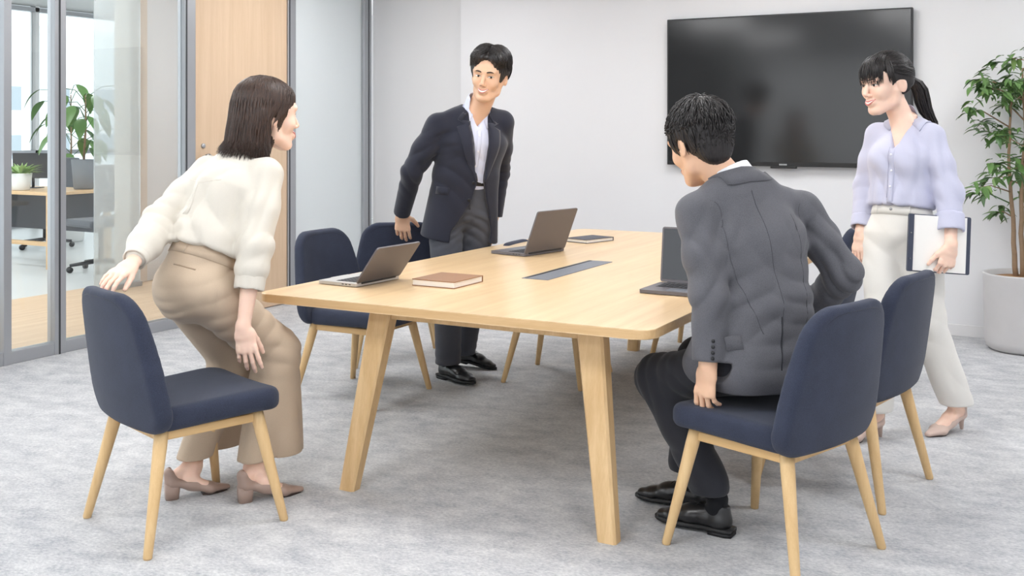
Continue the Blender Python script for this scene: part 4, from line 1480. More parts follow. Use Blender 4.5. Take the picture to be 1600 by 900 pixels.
    for i in range(1300):
        g = h.rnd
        az = g.uniform(.22, 1.0) * math.pi * (1 if g.random() < .42 else -1)
        ca, sa = math.cos(az), math.sin(az)
        A = (g.uniform(-.2, .35) + .15 * ca, .12 * sa, 1)
        B = (ca, sa, .05)
        fl = g.uniform(-.015, .02)
        k = 1.02 + g.uniform(-.03, .03)
        bx, by = -.018 + ca * .108 * k, sa * .094 * k
        if ca > .25:      # front locks end by the cheek, swept back
            if sa > 0 or g.random() < .6:
                B = (.55, sa * .95, .12); tail = [(.02, .095 * math.copysign(1, sa), .0 + fl), (-.004, .099 * math.copysign(1, sa), -.04 + fl)] if sa > 0 else [(-.005, -.094, .005 + fl)]
            else:
                tail = [(-.02, -.097, -.03), (-.03, -.10, -.07)]
        else:
            sh_ = min(0, bx + .0) * .22
            if sa < 0 and bx > -.03: bx = -.03 - g.random() * .02
            tail = [(bx + sh_ * .25, by * 1.01, -.02), (bx + sh_ * .45, by * 1.03, -.055), (bx + sh_ * .6, by * 1.05, -.09), (bx + sh_ * .85 - .004, by * 1.08, -.118 + fl), (bx + sh_ * 1.45 - .004, by * 1.18 + g.uniform(-.010, .010), -.146 + fl * 1.4)]
        h.lock(A, B, g.uniform(.0018, .0036), g.uniform(.002, .006), .003, 7, tail)
    h.build(body, M['hair_brown'])
    return P

M['cream'] = mat_fabric('cream_silk', rgb(212, 206, 195), 1500, .03, .55, .06, .15)
M['cream_dark'] = mat_fabric('cream_seam', rgb(214, 206, 194), 1500, .03, .7, .05, .1)
M['beige'] = mat_fabric('beige_twill', rgb(192, 172, 150), 1800, .07, .8, .10, .15)
M['beige_dark'] = mat_fabric('beige_welt', rgb(164, 144, 122), 1800, .06, .8, .10, .1)
M['taupe'] = mat_plain('taupe_leather', rgb(166, 142, 130), .38, bump=.03, bscale=300, var=.05, vscale=30)
M['solebrown'] = mat_plain('shoe_sole', rgb(60, 48, 44), .6)
build_woman_cream()

# ================================================================== PERSON 2: man in navy jacket
M['jacket_navy'] = mat_fabric('navy_suiting', rgb(42, 44, 56), 1800, .16, .85, .12, .2)
M['jacket_navy_lapel'] = mat_fabric('navy_lapel', rgb(46, 48, 60), 1800, .14, .85, .12, .2)
M['trouser_grey'] = mat_fabric('charcoal_trouser', rgb(78, 80, 88), 1800, .14, .85, .12, .15)
M['shirt_blue'] = mat_fabric('pale_blue_shirt', rgb(216, 220, 238), 1800, .04, .7, .06, .1)
M['shirt_white'] = mat_fabric('white_shirt', rgb(236, 236, 240), 1800, .03, .7, .06, .1)
M['shoe_black'] = mat_plain('black_leather', rgb(30, 30, 32), .30, spec=.6, bump=.02, bscale=200)
M['shoe_sole'] = mat_plain('black_rubber', rgb(24, 24, 26), .6)
M['lace'] = mat_plain('black_lace', rgb(18, 18, 19), .8)
M['sock'] = mat_fabric('black_sock', rgb(22, 23, 27), 1500, .15, .95, .15, .1)
M['belt'] = mat_plain('black_belt', rgb(28, 28, 30), .4)
M['buckle'] = mat_plain('buckle_steel', rgb(150, 150, 152), .3, .9)
M['button_dark'] = mat_plain('dark_button', rgb(26, 26, 30), .35)
M['button_light'] = mat_plain('pearl_button', rgb(232, 232, 238), .3)

def sock_leg(P, Mx, k, top, r=.040):
    """stocking from inside the shoe up into the trouser leg"""
    S = SDF()
    a = Mx @ Vector((.055 * k, 0, .055 * k)); b = Mx @ Vector((.058 * k, 0, .115 * k))
    S.cone(a, b, .030 * k, r * .86, .01); S.cone(b, Vector(top), r * .86, r, .01)
    S.econe(Mx @ Vector((.06 * k, 0, .075 * k)), Mx @ Vector((.115 * k, 0, .070 * k)), .026 * k, .025 * k, .024 * k, .014 * k, Mx.to_3x3() @ Vector((0, 1, 0)), .02)
    world_part('sock', S.mesh('sock', .006, 1), M['sock'], P)

def build_man_navy():
    P = person('man in a navy jacket and open pale blue shirt standing behind the table', CW(-.25, 5.75))
    Nb = PX(741, 178, 5.67); Wc = PX(728, 272, 5.70); Pel = PX(720, 322, 5.73)
    Ch = PX(737, 222, 5.68)
    lt = CD(.93, .36); T = (Nb - Pel).normalized(); lt = (lt - T * lt.dot(T)).normalized(); ft = lt.cross(T).normalized()
    shR, shL = PX(684, 198, 5.60), PX(784, 193, 5.74)
    elR, wrR = PX(645, 266, 5.64), PX(628, 333, 5.83)
    elL, wrL = PX(780, 268, 5.93), PX(772, 338, 5.93)
    hipR, hipL = Pel - lt * .092 - Vector((0, 0, .04)), Pel + lt * .092 - Vector((0, 0, .04))
    knR, knL = PX(700, 462, 5.68), PX(738, 452, 5.86)
    anR, anL = PX(700, 572, 5.74), PX(724, 552, 5.99)
    f, l, u = frame(CD(-.24, -.97, -.10), Vector((0, 0, 1)) + CD(1, 0) * .15)
    hc = PX(764, 119, 5.58); s = 1.08
    H, Lc = head_sdf(hc, f, l, u, s, Nb - T * .02 + ft * .015, True, .056)
    arr = [H.arrays(.0023, 1)]
    A = SDF()
    A.chain([elR, wrR], [.04, .028], .02)
    hand(A, wrR, CD(.02, .22, -1), CD(.05, 1, .1), CD(1, 0), 1.12, (.35, .35, .25), .03, (.5, .6, .6))
    arr.append(A.arrays(.0025, 1))
    A = SDF()
    A.chain([elL, wrL], [.04, .028], .02)
    hand(A, wrL, CD(-.02, -.1, -1), CD(-1, .1), CD(0, -1), 1.1, (.2, .35, .3), .03, (.7, .5, .3))
    arr.append(A.arrays(.0025, 1))
    arr.append(trunk_arrays(Pel, Wc, Ch, Nb, lt, [([shL, elL], [.045, .04]), ([shR, elR], [.045, .04]), ([hipR, knR, anR], [.07, .05, .03]), ([hipL, knL, anL], [.07, .05, .03]), ([shL, shR], [.045, .045])], .12, .085))
    body = make_body(P, arr, M['skin_m'])
    face_parts(body, H, Lc, f, l, u, s, True, .75, 1.0, True, M['brow'])
    # shoes, socks
    for heel, toe, pitch, kn_ in (((-.395, 5.80), (-.195, 5.575), 0, knR), ((-.315, 6.06), (-.085, 5.96), .16, knL)):
        _, Mx, k = oxford(P, CW(*heel), CW(*toe), M['shoe_black'], M['shoe_sole'], M['lace'], pitch)
        sock_leg(P, Mx, k, (Mx @ Vector((.058, 0, .12))).lerp(kn_, .25))
    # trousers
    S = SDF()
    S.econe(Pel, Wc, .165, .118, .150, .108, lt, .03)
    S.ell(Pel - ft * .035 - Vector((0, 0, .05)), (.10, .150, .11), [list(ft), list(lt), [0, 0, 1]], .04)
    for hip, kn_, an in ((hipR, knR, anR), (hipL, knL, anL)):
        S.cone(hip, kn_, .096, .076, .03)
        S.cone(kn_, an + Vector((0, 0, .01)), .076, .068, .03)
    S.cut((0, 0, .085), (0, 0, -1), .002); S.cut(Wc - T * .0, T, .004)
    dn = Vector((0, 0, -1))
    S.disp(folds([(hipR + ft * .08 - Vector((0, 0, .05)), dn + lt * .6, .05, .006, .12, 5), (hipL + ft * .08 - Vector((0, 0, .05)), dn - lt * .6, .05, .006, .12, 6), (knR, dn, .07, .005, .13, 7), (anR + Vector((0, 0, .06)), dn + lt * .2, .05, .004, .09, 8), (anL + Vector((0, 0, .06)), dn, .05, .004, .09, 9)]))
    tr = world_part('trousers', S.mesh('trousers', .0065, 1), M['trouser_grey'], P)
    rp = build_woman_cream.ring_patch
    be = world_sub('belt', rp(S, Wc, lt, ft, T, -.040, -.006, .004), M['belt'], tr)
    rows = [[Wc + T * z + lt * q + ft * .35 for q in (-.022, -.007, .007, .022)] for z in (-.042, -.023, -.004)]
    world_sub('buckle', mesh_pd('buckle', *patch(S, rows, -ft, .008, .002)), M['buckle'], be)
    rows = [[Wc + T * z + lt * (q + .010 * (z / -.15)) + ft * .35 for q in (-.005, .005)] for z in np.linspace(-.045, -.17, 8)]
    world_sub('fly', mesh_pd('fly', *patch(S, rows, -ft, .003, .002)), M['trouser_grey'], tr)
    # shirt
    S = SDF()
    S.econe(Wc - T * .03, Ch, .152, .112, .165, .112, lt, .03)
    S.econe(Ch, Nb - T * .04, .165, .112, .12, .078, lt, .03)
    S.cone(Nb - T * .03 + ft * .004, Nb.lerp(hc, .30), .073, .068, .012)
    S.cone(shL.lerp(Nb, .35), shR.lerp(Nb, .35), .045, .045, .02)
    nk = (hc - Nb).normalized()
    fq, tq, lq, cq = _v(ft), _v(T), _v(lt), _v(Nb)
    def vopen(x, y, z):
        px, py, pz = x - cq[0], y - cq[1], z - cq[2]
        t = px * tq[0] + py * tq[1] + pz * tq[2]; q = px * lq[0] + py * lq[1] + pz * lq[2]; g = px * fq[0] + py * fq[1] + pz * fq[2]
        return np.maximum(np.abs(q) - np.clip((t + .062) * .55, -.02, .05), .02 - g)
    S.sub(vopen, np.array(Nb) - .2, np.array(Nb) + .2, .004)
    S.cone(Nb.lerp(hc, .10), Nb.lerp(hc, .9), .0585, .056, .003, 'sub')
    S.cut(Nb + nk * .050 - ft * 0, nk - ft * .0 + ft * .35, .003) if False else None
    S.disp(folds([(Wc + T * .08 + ft * .1, T + lt * .5, .05, .0035, .10, 31), (Ch + ft * .1, lt + T * .3, .05, .002, .1, 32)]))
    shm = world_part('shirt', S.mesh('shirt', .005, 1), M['shirt_blue'], P)
    rows = [[Nb - T * z + lt * (q + .004) + ft * .35 for q in (-.014, 0, .014)] for z in np.linspace(.075, .36, 22)]
    pk = world_sub('placket', mesh_pd('placket', *patch(S, rows, -ft, .0022, .002)), M['shirt_blue'], shm)
    O = [Nb - T * z + lt * .004 + ft * .35 for z in (.10, .18, .26, .33)]
    for p, n_ in zip(S.ray(np.array([list(o) for o in O]), np.array([list(-ft)] * 4)), range(4)):
        world_sub('button', mesh_pd('button', *button_disc(Vector(p) + ft * .002, ft, .005, .0025)), M['button_light'], pk)
    # collar leaves: stand line round the neck, points falling on the chest
    for q in (1, -1):
        top, out = [], []
        for a in np.linspace(0, 1, 15):
            ang = math.pi * (1.0 - a * .86)            # back of neck to front
            dirv = ft * math.cos(ang) + lt * q * math.sin(ang)
            z = .058 - .062 * a ** 1.6
            top.append(Nb + nk * z + ft * .006 + dirv * .069)
            out.append(Nb + nk * (z - .036 - .034 * a ** 3) + ft * (.006 + .020 * a ** 3) + dirv * (.084 + .010 * a) + lt * q * .014 * a ** 4)
        world_sub('collar', mesh_pd('collar', *collar_leaf(top, out, .0022, S, .003)), M['shirt_blue'], shm)
    # jacket
    S = SDF()
    hem = Pel - T * .175
    S.econe(hem, Wc, .200, .150, .176, .132, lt, .03)
    S.econe(Wc, Ch, .176, .132, .192, .134, lt, .03)
    S.econe(Ch, Nb - T * .05, .192, .134, .150, .092, lt, .03)
    S.cone(Nb - T * .005 - ft * .01, shR + T * .012, .056, .058, .05); S.cone(Nb - T * .005 - ft * .01, shL + T * .012, .056, .058, .05)
    for sh, el, wr in ((shR, elR, wrR), (shL, elL, wrL)):
        S.chain([sh, sh.lerp(el, .5), el, wr - (wr - el).normalized() * .005], [.066, .064, .057, .047], .025)
    # left front panel swings out on his left
    S.econe(Wc + lt * .11 + ft * .06, hem + lt * .16 + ft * .07, .05, .035, .055, .03, lt, .03)
    c0 = _v(Nb); Tn = _v(T); ln = _v(lt); fn = _v(ft)
    zs = np.array([-.62, -.50, -.42, -.34, -.20, -.06, .06], dtype=np.float32)
    eL = np.array([.155, .120, .090, .062, .060, .056, .050], dtype=np.float32)     # his left edge
    eR = np.array([-.080, -.020, .012, .018, -.020, -.048, -.058], dtype=np.float32)  # his right edge
    def opening(x, y, z):
        px, py, pz = x - c0[0], y - c0[1], z - c0[2]
        t = px * Tn[0] + py * Tn[1] + pz * Tn[2]; q = px * ln[0] + py * ln[1] + pz * ln[2]; g = px * fn[0] + py * fn[1] + pz * fn[2]
        a = np.interp(t, zs, eL).astype(np.float32); b = np.interp(t, zs, eR).astype(np.float32)
        return np.maximum(np.maximum(q - a, b - q), .0 - g)
    bb = np.array(Nb)
    S.sub(opening, bb - .75, bb + .5, .006)
    S.cone(Nb.lerp(hc, -.25), Nb.lerp(hc, .8), .077, .077, .006, 'sub')
    hz = hem
    S.cut(hz, -T, .004)
    for el, wr in ((elR, wrR), (elL, wrL)):
        ax = (wr - el).normalized(); pp = _v(wr); an = _v(ax)
        def cuffcut(x, y, z, pp=pp, an=an):
            px, py, pz = x - pp[0], y - pp[1], z - pp[2]
            return np.maximum(-(px * an[0] + py * an[1] + pz * an[2]), np.sqrt(px * px + py * py + pz * pz) - .075)
        S.sub(cuffcut, np.array(wr) - .08, np.array(wr) + .08, .003)
    S.disp(folds([(elR, elR - wrR + lt * .4, .06, .0085, .10, 41), (elR.lerp(shR, .5), (elR - shR) + lt * .4, .085, .007, .12, 42), (Wc - lt * .1 + ft * .08, T + lt * .7, .08, .0075, .13, 43), (Ch - lt * .14, T - lt * .8, .07, .007, .11, 44), (hem + lt * .1, lt, .09, .004, .15, 45), (elL, elL - wrL, .05, .005, .10, 46)]))
    jk = world_part('jacket', S.mesh('jacket', .0052, 1), M['jacket_navy'], P)
    # lapels
    for q, e in ((1, eL), (-1, eR)):
        rows = []
        for t in np.linspace(-.03, -.335, 18):
            edge = float(np.interp(t, zs, e))
            k = (t + .335) / .347
            wd = .070 * math.sin(min(1, k * 1.15) * math.pi * .5) ** .8 if k < .80 else .058 - (.030 if k < .86 else -.004) * 1.0
            wd = max(wd, .004)
            rows.append([Nb + T * float(t) + lt * (edge + q * (.001 + wd * j / 4)) + ft * .35 for j in range(5)])
        world_sub('lapel', mesh_pd('lapel', *patch(S, rows, -ft, .0055, .001)), M['jacket_navy_lapel'], jk)
    # jacket collar round the nape
    tin, tout = [], []
    for a in np.linspace(-1, 1, 19):
        ang = math.pi * (1 - .74 * abs(a)); q = 1 if a > 0 else -1
        dirv = ft * math.cos(ang) + lt * q * math.sin(ang)
        tin.append(Nb + nk * (.030 - .022 * abs(a)) + dirv * .084 + ft * .004)
        tout.append(Nb + nk * (-.012 - .030 * abs(a)) + dirv * (.098 + .02 * abs(a)) + ft * .004)
    world_sub('collar', mesh_pd('jacket_collar', *collar_leaf(tin, tout, .003, S, .004)), M['jacket_navy_lapel'], jk)
    # buttons and pocket flap
    O = [Nb - T * .345 + lt * .002 + ft * .35, Nb - T * .43 + lt * -.004 + ft * .35]
    O = [Nb - T * .345 + lt * (.0) + ft * .35 - lt * .002, Nb - T * .44 + lt * (-.012) + ft * .35]
    for p in S.ray(np.array([list(o) for o in O]), np.array([list(-ft)] * 2)):
        world_sub('button', mesh_pd('button', *button_disc(Vector(p), ft, .009, .004)), M['button_dark'], jk)
    ax = -lt * .75 + ft * .66
    rows = [[Wc - T * (.075 + z) + CD(0, -1) * .4 + lt * (-.15 + q) for q in (0, .025, .05, .075)] for z in (0, .02, .04)]
    world_sub('pocket_flap', mesh_pd('pocket_flap', *patch(S, rows, CD(0, 1), .003, .002)), M['jacket_navy'], jk)
    # hair: centre-parted, medium length
    h = Hair(hc, f, l, u, s, 23, (.117, .102, .112), (-.016, 0, .036))
    h.E((-.018, 0, .038), (.110, .094, .103))
    h.E((-.02, 0, .062), (.103, .096, .088), .02)
    h.E((.050, .045, .092), (.050, .046, .034), .02); h.E((.050, -.045, .090), (.048, .042, .034), .02)
    h.E((.148, .0, -.010), (.120, .064, .114), .008, 'sub')
    h.E((.060, 0, -.10), (.11, .12, .092), .008, 'sub')
    h.E((-.006, .100, -.018), (.032, .034, .036), .006, 'sub'); h.E((-.006, -.100, -.018), (.032, .034, .036), .006, 'sub')
    h.E((-.02, 0, -.16), (.13, .12, .085), .01, 'sub')
    h.groove((-.03, 0, 0), .0018, 46, 8)
    g = h.rnd
    for i in range(1300):
        q = 1 if g.random() < .55 else -1
        ph = g.uniform(.80, 2.4)
        A = (math.cos(ph) * 1.0, .05 * q + g.uniform(-.03, .03), math.sin(ph))
        if ph < 1.25:
            B = (.84 - g.random() * .5, q * g.uniform(.58, .98), g.uniform(.02, .36))
        else:
            B = (math.cos(ph) * .75 - g.uniform(-.1, .15), q * g.uniform(.7, 1.0), g.uniform(-.02, .22))
        h.lock(A, B, g.uniform(.0018, .0038), g.uniform(.003, .020), .006, 9)
    for i in range(300):       # back and nape
        a = g.uniform(1.9, 4.4)
        A = (math.cos(a) * .6, math.sin(a) * .6, .7); B = (math.cos(a), math.sin(a), g.uniform(-.55, -.2))
        h.lock(A, B, g.uniform(.002, .0036), .004, .004, 8)
    h.build(body, M['hair_black'])
    return P
build_man_navy()

# ================================================================== PERSON 3: man in grey suit getting up
M['jacket_grey'] = mat_fabric('grey_suiting', rgb(87, 87, 92), 1700, .30, .9, .10, .12, 1.3)
M['jacket_grey_seam'] = mat_fabric('grey_seam', rgb(68, 68, 73), 2200, .1, .9, .1, .1)
M['trouser_black'] = mat_fabric('black_trouser', rgb(46, 47, 53), 2000, .14, .85, .12, .15)

def build_man_grey():
    P = person('man in a grey suit leaning forward as he gets up, seen from behind', CW(.80, 3.52))
    Nb = PX(1146, 283, 3.63); Wc = PX(1190, 478, 3.55); Pel = PX(1186, 560, 3.53); Ch = PX(1172, 380, 3.60)
    T = (Nb - Wc).normalized(); lt = CD(-.95, -.30); lt = (lt - T * lt.dot(T)).normalized(); ft = lt.cross(T).normalized()
    shL, shR = PX(1088, 334, 3.55), PX(1252, 330, 3.70)
    elL, wrL = PX(1110, 466, 3.44), PX(1106, 572, 3.40)
    elR, wrR = PX(1318, 428, 3.66), PX(1255, 500, 3.84)
    hipL = Pel + CD(-.8, -.5) * .09 + Vector((0, 0, -.02)); hipR = Pel - CD(-.8, -.5) * .09 + Vector((0, 0, -.02))
    knL, knR = PX(1030, 590, 3.74), CW(.70, 3.95, .50)
    anL, anR = CW(.665, 3.575, .10), CW(.63, 3.815, .10)
    f, l, u = frame(CD(-.45, .86, -.28), Vector((0, 0, 1)) + CD(-.6, .4) * .2)
    hc = PX(1093, 224, 3.68); s = 1.12
    H, Lc = head_sdf(hc, f, l, u, s, Nb - T * .02 + ft * .02, True, .058)
    arr = [H.arrays(.0028, 1)]
    A = SDF(); A.chain([elL, wrL], [.042, .029], .02)
    hand(A, wrL, CD(-.10, .05, -1), CD(.75, .60, 0), CD(-.6, .8), 1.08, (.25, .35, .3), .03, (.9, .35, .3), [(.2, .3, .3), (.3, .4, .3), (.4, .5, .3), (.5, .5, .3)])
    arr.append(A.arrays(.0025, 1))
    A = SDF(); A.chain([elR, wrR], [.042, .029], .02)
    hand(A, wrR, CD(-.6, .5, -.5), Vector((0, 0, -1)), CD(-.7, -.5), 1.08, (.2, .3, .2), .04)
    arr.append(A.arrays(.0028, 1))
    arr.append(trunk_arrays(Pel, Wc, Ch, Nb, lt, [([shL, elL], [.045, .04]), ([shR, elR], [.045, .04]), ([hipR, knR, anR], [.07, .05, .03]), ([hipL, knL, anL], [.07, .05, .03]), ([shL, shR], [.045, .045])], .12, .085))
    body = make_body(P, arr, M['skin_m'])
    face_parts(body, H, Lc, f, l, u, s, True, 0, .6, False, M['brow'])
    for heel, toe, kn_ in (((.738, 3.530), (.495, 3.685), knL), ((.700, 3.775), (.450, 3.895), knR)):
        _, Mx, k = oxford(P, CW(*heel), CW(*toe), M['shoe_black'], M['shoe_sole'], M['lace'])
        sock_leg(P, Mx, k, (Mx @ Vector((.058, 0, .12))).lerp(kn_, .22))
    # trousers
    S = SDF()
    S.econe(Pel - Vector((0, 0, .01)), Wc, .160, .105, .150, .11, lt, .03)
    fseat = CD(-.67, .74)
    for hip, kn_, an in ((hipL, knL, anL), (hipR, knR, anR)):
        S.cone(hip, kn_, .088, .080, .03)
        S.cone(kn_, an + Vector((0, 0, .06)), .079, .068, .03)
    S.cut((0, 0, .132), (0, 0, -1), .002)
    S.cut(Wc, T, .004)
    dn = Vector((0, 0, -1))
    S.disp(folds([(knL, (knL - hipL), .05, .006, .10, 51), (hipL.lerp(knL, .6), (knL - hipL) + dn * .5, .05, .005, .10, 52), (knL.lerp(anL, .5), dn, .10, .004, .13, 53), (anL + Vector((0, 0, .1)), dn + fseat * .4, .06, .004, .08, 54)]))
    tr = world_part('trousers', S.mesh('trousers', .006, 1), M['trouser_black'], P)
    # shirt collar showing at the neck
    nk = (hc - Nb).normalized()
    C = SDF()
    n3 = (nk + T).normalized()
    C.cone(Nb - nk * .03, Nb + n3 * .06, .078, .071, .003); C.cut(Nb + n3 * .046, n3, .003)
    C.cone(Nb, Nb + nk * .2, .0605, .0605, .003, 'sub')
    C.econe(Wc, Ch, .135, .095, .15, .1, lt, .02); C.econe(Ch, Nb - T * .06, .15, .10, .10, .07, lt, .02)
    world_part('shirt', C.mesh('shirt', .005, 1), M['shirt_white'], P)
    # jacket
    S = SDF()
    hem = Pel - Vector((0, 0, .055))
    S.econe(hem, Wc, .195, .150, .174, .132, lt, .03)
    S.econe(Wc, Ch, .174, .132, .198, .138, lt, .03)
    S.econe(Ch, Nb - T * .06, .198, .138, .150, .100, lt, .03)
    S.cone(Nb - T * .03 - ft * .012, shR, .062, .064, .03); S.cone(Nb - T * .03 - ft * .012, shL, .062, .064, .03)
    for sh, el, wr in ((shR, elR, wrR), (shL, elL, wrL)):
        S.chain([sh, sh.lerp(el, .5), el, el.lerp(wr, .97)], [.068, .066, .062, .050], .025)
    S.cone(Wc + lt * .09, hipL + Vector((0, 0, .01)) + CD(.1, -.3) * .03, .10, .108, .03)
    # left front skirt lying over the thigh
    S.econe(Wc + CD(-.55, .2) * .14 - Vector((0, 0, .10)), hipL.lerp(knL, .34) + Vector((0, 0, .022)), .07, .08, .105, .092, CD(-.6, -.7), .03)
    S.cone(Nb - nk * .0, Nb + nk * .3, .077, .077, .005, 'sub')
    S.cut((0, 0, .505), (0, 0, -1), .004)
    for el, wr in ((elR, wrR), (elL, wrL)):
        wr = el.lerp(wr, .94); ax = (wr - el).normalized(); pp = _v(wr); an = _v(ax)
        def cuffcut(x, y, z, pp=pp, an=an):
            px, py, pz = x - pp[0], y - pp[1], z - pp[2]
            return np.maximum(-(px * an[0] + py * an[1] + pz * an[2]), np.sqrt(px * px + py * py + pz * pz) - .078)
        S.sub(cuffcut, np.array(wr) - .08, np.array(wr) + .08, .003)
    bk = -ft
    S.disp(folds([(elL + Vector((0, 0, .01)), elL - wrL + lt * .3, .055, .0095, .09, 61), (shL - T * .07 - lt * .02, (shL - elL) + lt * .7, .06, .0085, .10, 62), (elR, elR - wrR + (elR - shR) * .5, .055, .0095, .11, 63), (elR.lerp(shR, .55), elR - shR + T * .3, .07, .0075, .11, 64), (elL.lerp(shL, .45), elL - shL + lt * .5, .075, .0075, .09, 60),
                  (Wc + lt * .11 + bk * .08, T + lt * .6, .075, .0060, .12, 65), (Ch + bk * .1 + lt * .07, lt - T * .5, .15, .0050, .16, 66), (Wc - lt * .1 + bk * .09, T - lt * .5, .085, .0060, .13, 67), (Pel + bk * .1, T, .08, .004, .13, 68), (Ch - lt * .16 + bk * .05, lt + T, .07, .0065, .11, 69), (Ch - lt * .03 + bk * .1, lt * .5 + T, .19, .0040, .17, 70)]))
    jk = world_part('jacket', S.mesh('jacket', .0052, 1), M['jacket_grey'], P)
    # collar fold, centre-back seam and vent, sleeve seams, shoulder seams
    tin, tout = [], []
    n2 = (nk + T * 1.2).normalized()
    for a in np.linspace(-1, 1, 21):
        ang = math.pi * (1 - .72 * abs(a)); q = 1 if a > 0 else -1
        dirv = ft * math.cos(ang) + lt * q * math.sin(ang)
        tin.append(Nb + n2 * (.036 - .016 * abs(a)) + dirv * .083)
        tout.append(Nb + n2 * (-.022 - .02 * abs(a)) + dirv * (.092 + .012 * abs(a)))
    world_sub('collar', mesh_pd('jacket_collar', *collar_leaf(tin, tout, .0035, S, .004)), M['jacket_grey'], jk)
    def seam(pts, name, r=.0010, mat='jacket_grey_seam', d=None):
        d = d or ft
        Pp = S.ray(np.array([list(p - d * .45) for p in pts]), np.array([list(d)] * len(pts)))
        world_sub(name, mesh_pd(name, *tube([Vector(p) for p in Pp], r, 5)), M[mat], jk)
    seam([Nb.lerp(Wc, t) for t in np.linspace(.12, 1.0, 24)] + [Wc.lerp(hem, t) for t in np.linspace(.1, .85, 8)], 'back_seam')
    seam([Nb.lerp(Wc, t) + lt * (.10 + .03 * math.sin(t * 3)) for t in np.linspace(.35, 1.2, 20)], 'side_seam')
    seam([Nb.lerp(Wc, t) - lt * (.10 + .03 * math.sin(t * 3)) for t in np.linspace(.35, 1.2, 20)], 'side_seam')
    for sh, q in ((shL, 1), (shR, -1)):
        seam([sh - lt * q * (.035 + .02 * math.sin(a)) + T * (.045 * math.cos(a)) - T * .02 for a in np.linspace(.2, 2.9, 12)], 'armhole_seam')
    Pv = S.ray(np.array([list(Wc.lerp(hem, t) - ft * .45 + lt * .004) for t in np.linspace(.2, .95, 10)]), np.array([list(ft)] * 10))
    world_sub('vent', mesh_pd('vent', *tube([Vector(p) for p in Pv], .0022, 6)), M['trouser_black'], jk)
    # sleeve buttons and pocket flap on his left
    o = CD(-.15, -1)
    for i in range(4):
        p = wrL.lerp(elL, .16 + .085 * i) + CD(.9, -.3) * .012
        q = S.ray(np.array([list(p + o * .3)]), np.array([list(-o)]))[0]
        world_sub('button', mesh_pd('button', *button_disc(q, o, .0062, .004)), M['button_dark'], jk)
    rows = [[Wc + T * (-.055 - z) + lt * (.165 - q) + o * .4 for q in (0, .03, .06)] for z in (0, .022, .045)]
    world_sub('pocket_flap', mesh_pd('pocket_flap', *patch(S, rows, -o, .003, .002)), M['jacket_grey'], jk)
    # hair: thick, short, tousled
    h = Hair(hc, f, l, u, s, 31, (.113, .097, .105), (-.022, 0, .038))
    h.E((-.020, 0, .036), (.104, .089, .097))
    h.E((-.03, 0, .055), (.098, .093, .082), .02)
    h.E((-.064, 0, -.015), (.046, .066, .072), .03)
    h.E((.145, 0, -.03), (.115, .085, .10), .008, 'sub')
    h.E((.060, 0, -.11), (.10, .12, .098), .008, 'sub')
    for q in (1, -1):
        h.E((-.004, q * .098, -.020), (.028, .034, .040), .006, 'sub')
        h.E((-.004, q * .085, -.085), (.055, .055, .055), .008, 'sub')
    h.E((-.05, 0, -.20), (.14, .14, .105), .012, 'sub')
    h.groove((-.05, 0, 0), .0016, 40, 9)
    g = h.rnd
    crown = Vector((-.45, .05, .9)).normalized()
    for i in range(2400):
        d = Vector((g.gauss(0, 1), g.gauss(0, 1), g.gauss(.25, 1))).normalized()
        if d.x > .72 and d.z < .35: continue
        if d.z < -.72: continue
        if abs(d.y) > .75 and d.z < .0 and d.x > -.35: continue
        away = (d - crown * d.dot(crown))
        away = away.normalized() if away.length > .05 else Vector((1, 0, 0))
        tw = d.cross(away) * g.uniform(-.55, .55)
        B = d + (away + tw) * g.uniform(.35, .75) + Vector((0, 0, -.10))
        if abs(B.y) > .72 * B.length and B.z < -.02: B.z = g.uniform(.0, .1)
        h.lock(tuple(d), tuple(B), g.uniform(.0016, .0032), g.uniform(.002, .010) if d.z > .1 else g.uniform(.000, .003), .003, 7)
    h.build(body, M['hair_black'])
    return P
build_man_grey()

# ================================================================== PERSON 4: woman in lavender blouse
M['lavender'] = mat_fabric('lavender_blouse', rgb(192, 193, 213), 1800, .04, .65, .06, .15)
M['lavender_dark'] = mat_fabric('lavender_seam', rgb(160, 160, 184), 1800, .04, .7, .05, .1)
M['offwhite'] = mat_fabric('offwhite_trouser', rgb(228, 225, 219), 1800, .03, .8, .08, .1)
M['nude'] = mat_plain('nude_leather', rgb(200, 176, 164), .35, bump=.02, bscale=300)
M['hairtie'] = mat_plain('hair_tie', rgb(70, 72, 86), .8)

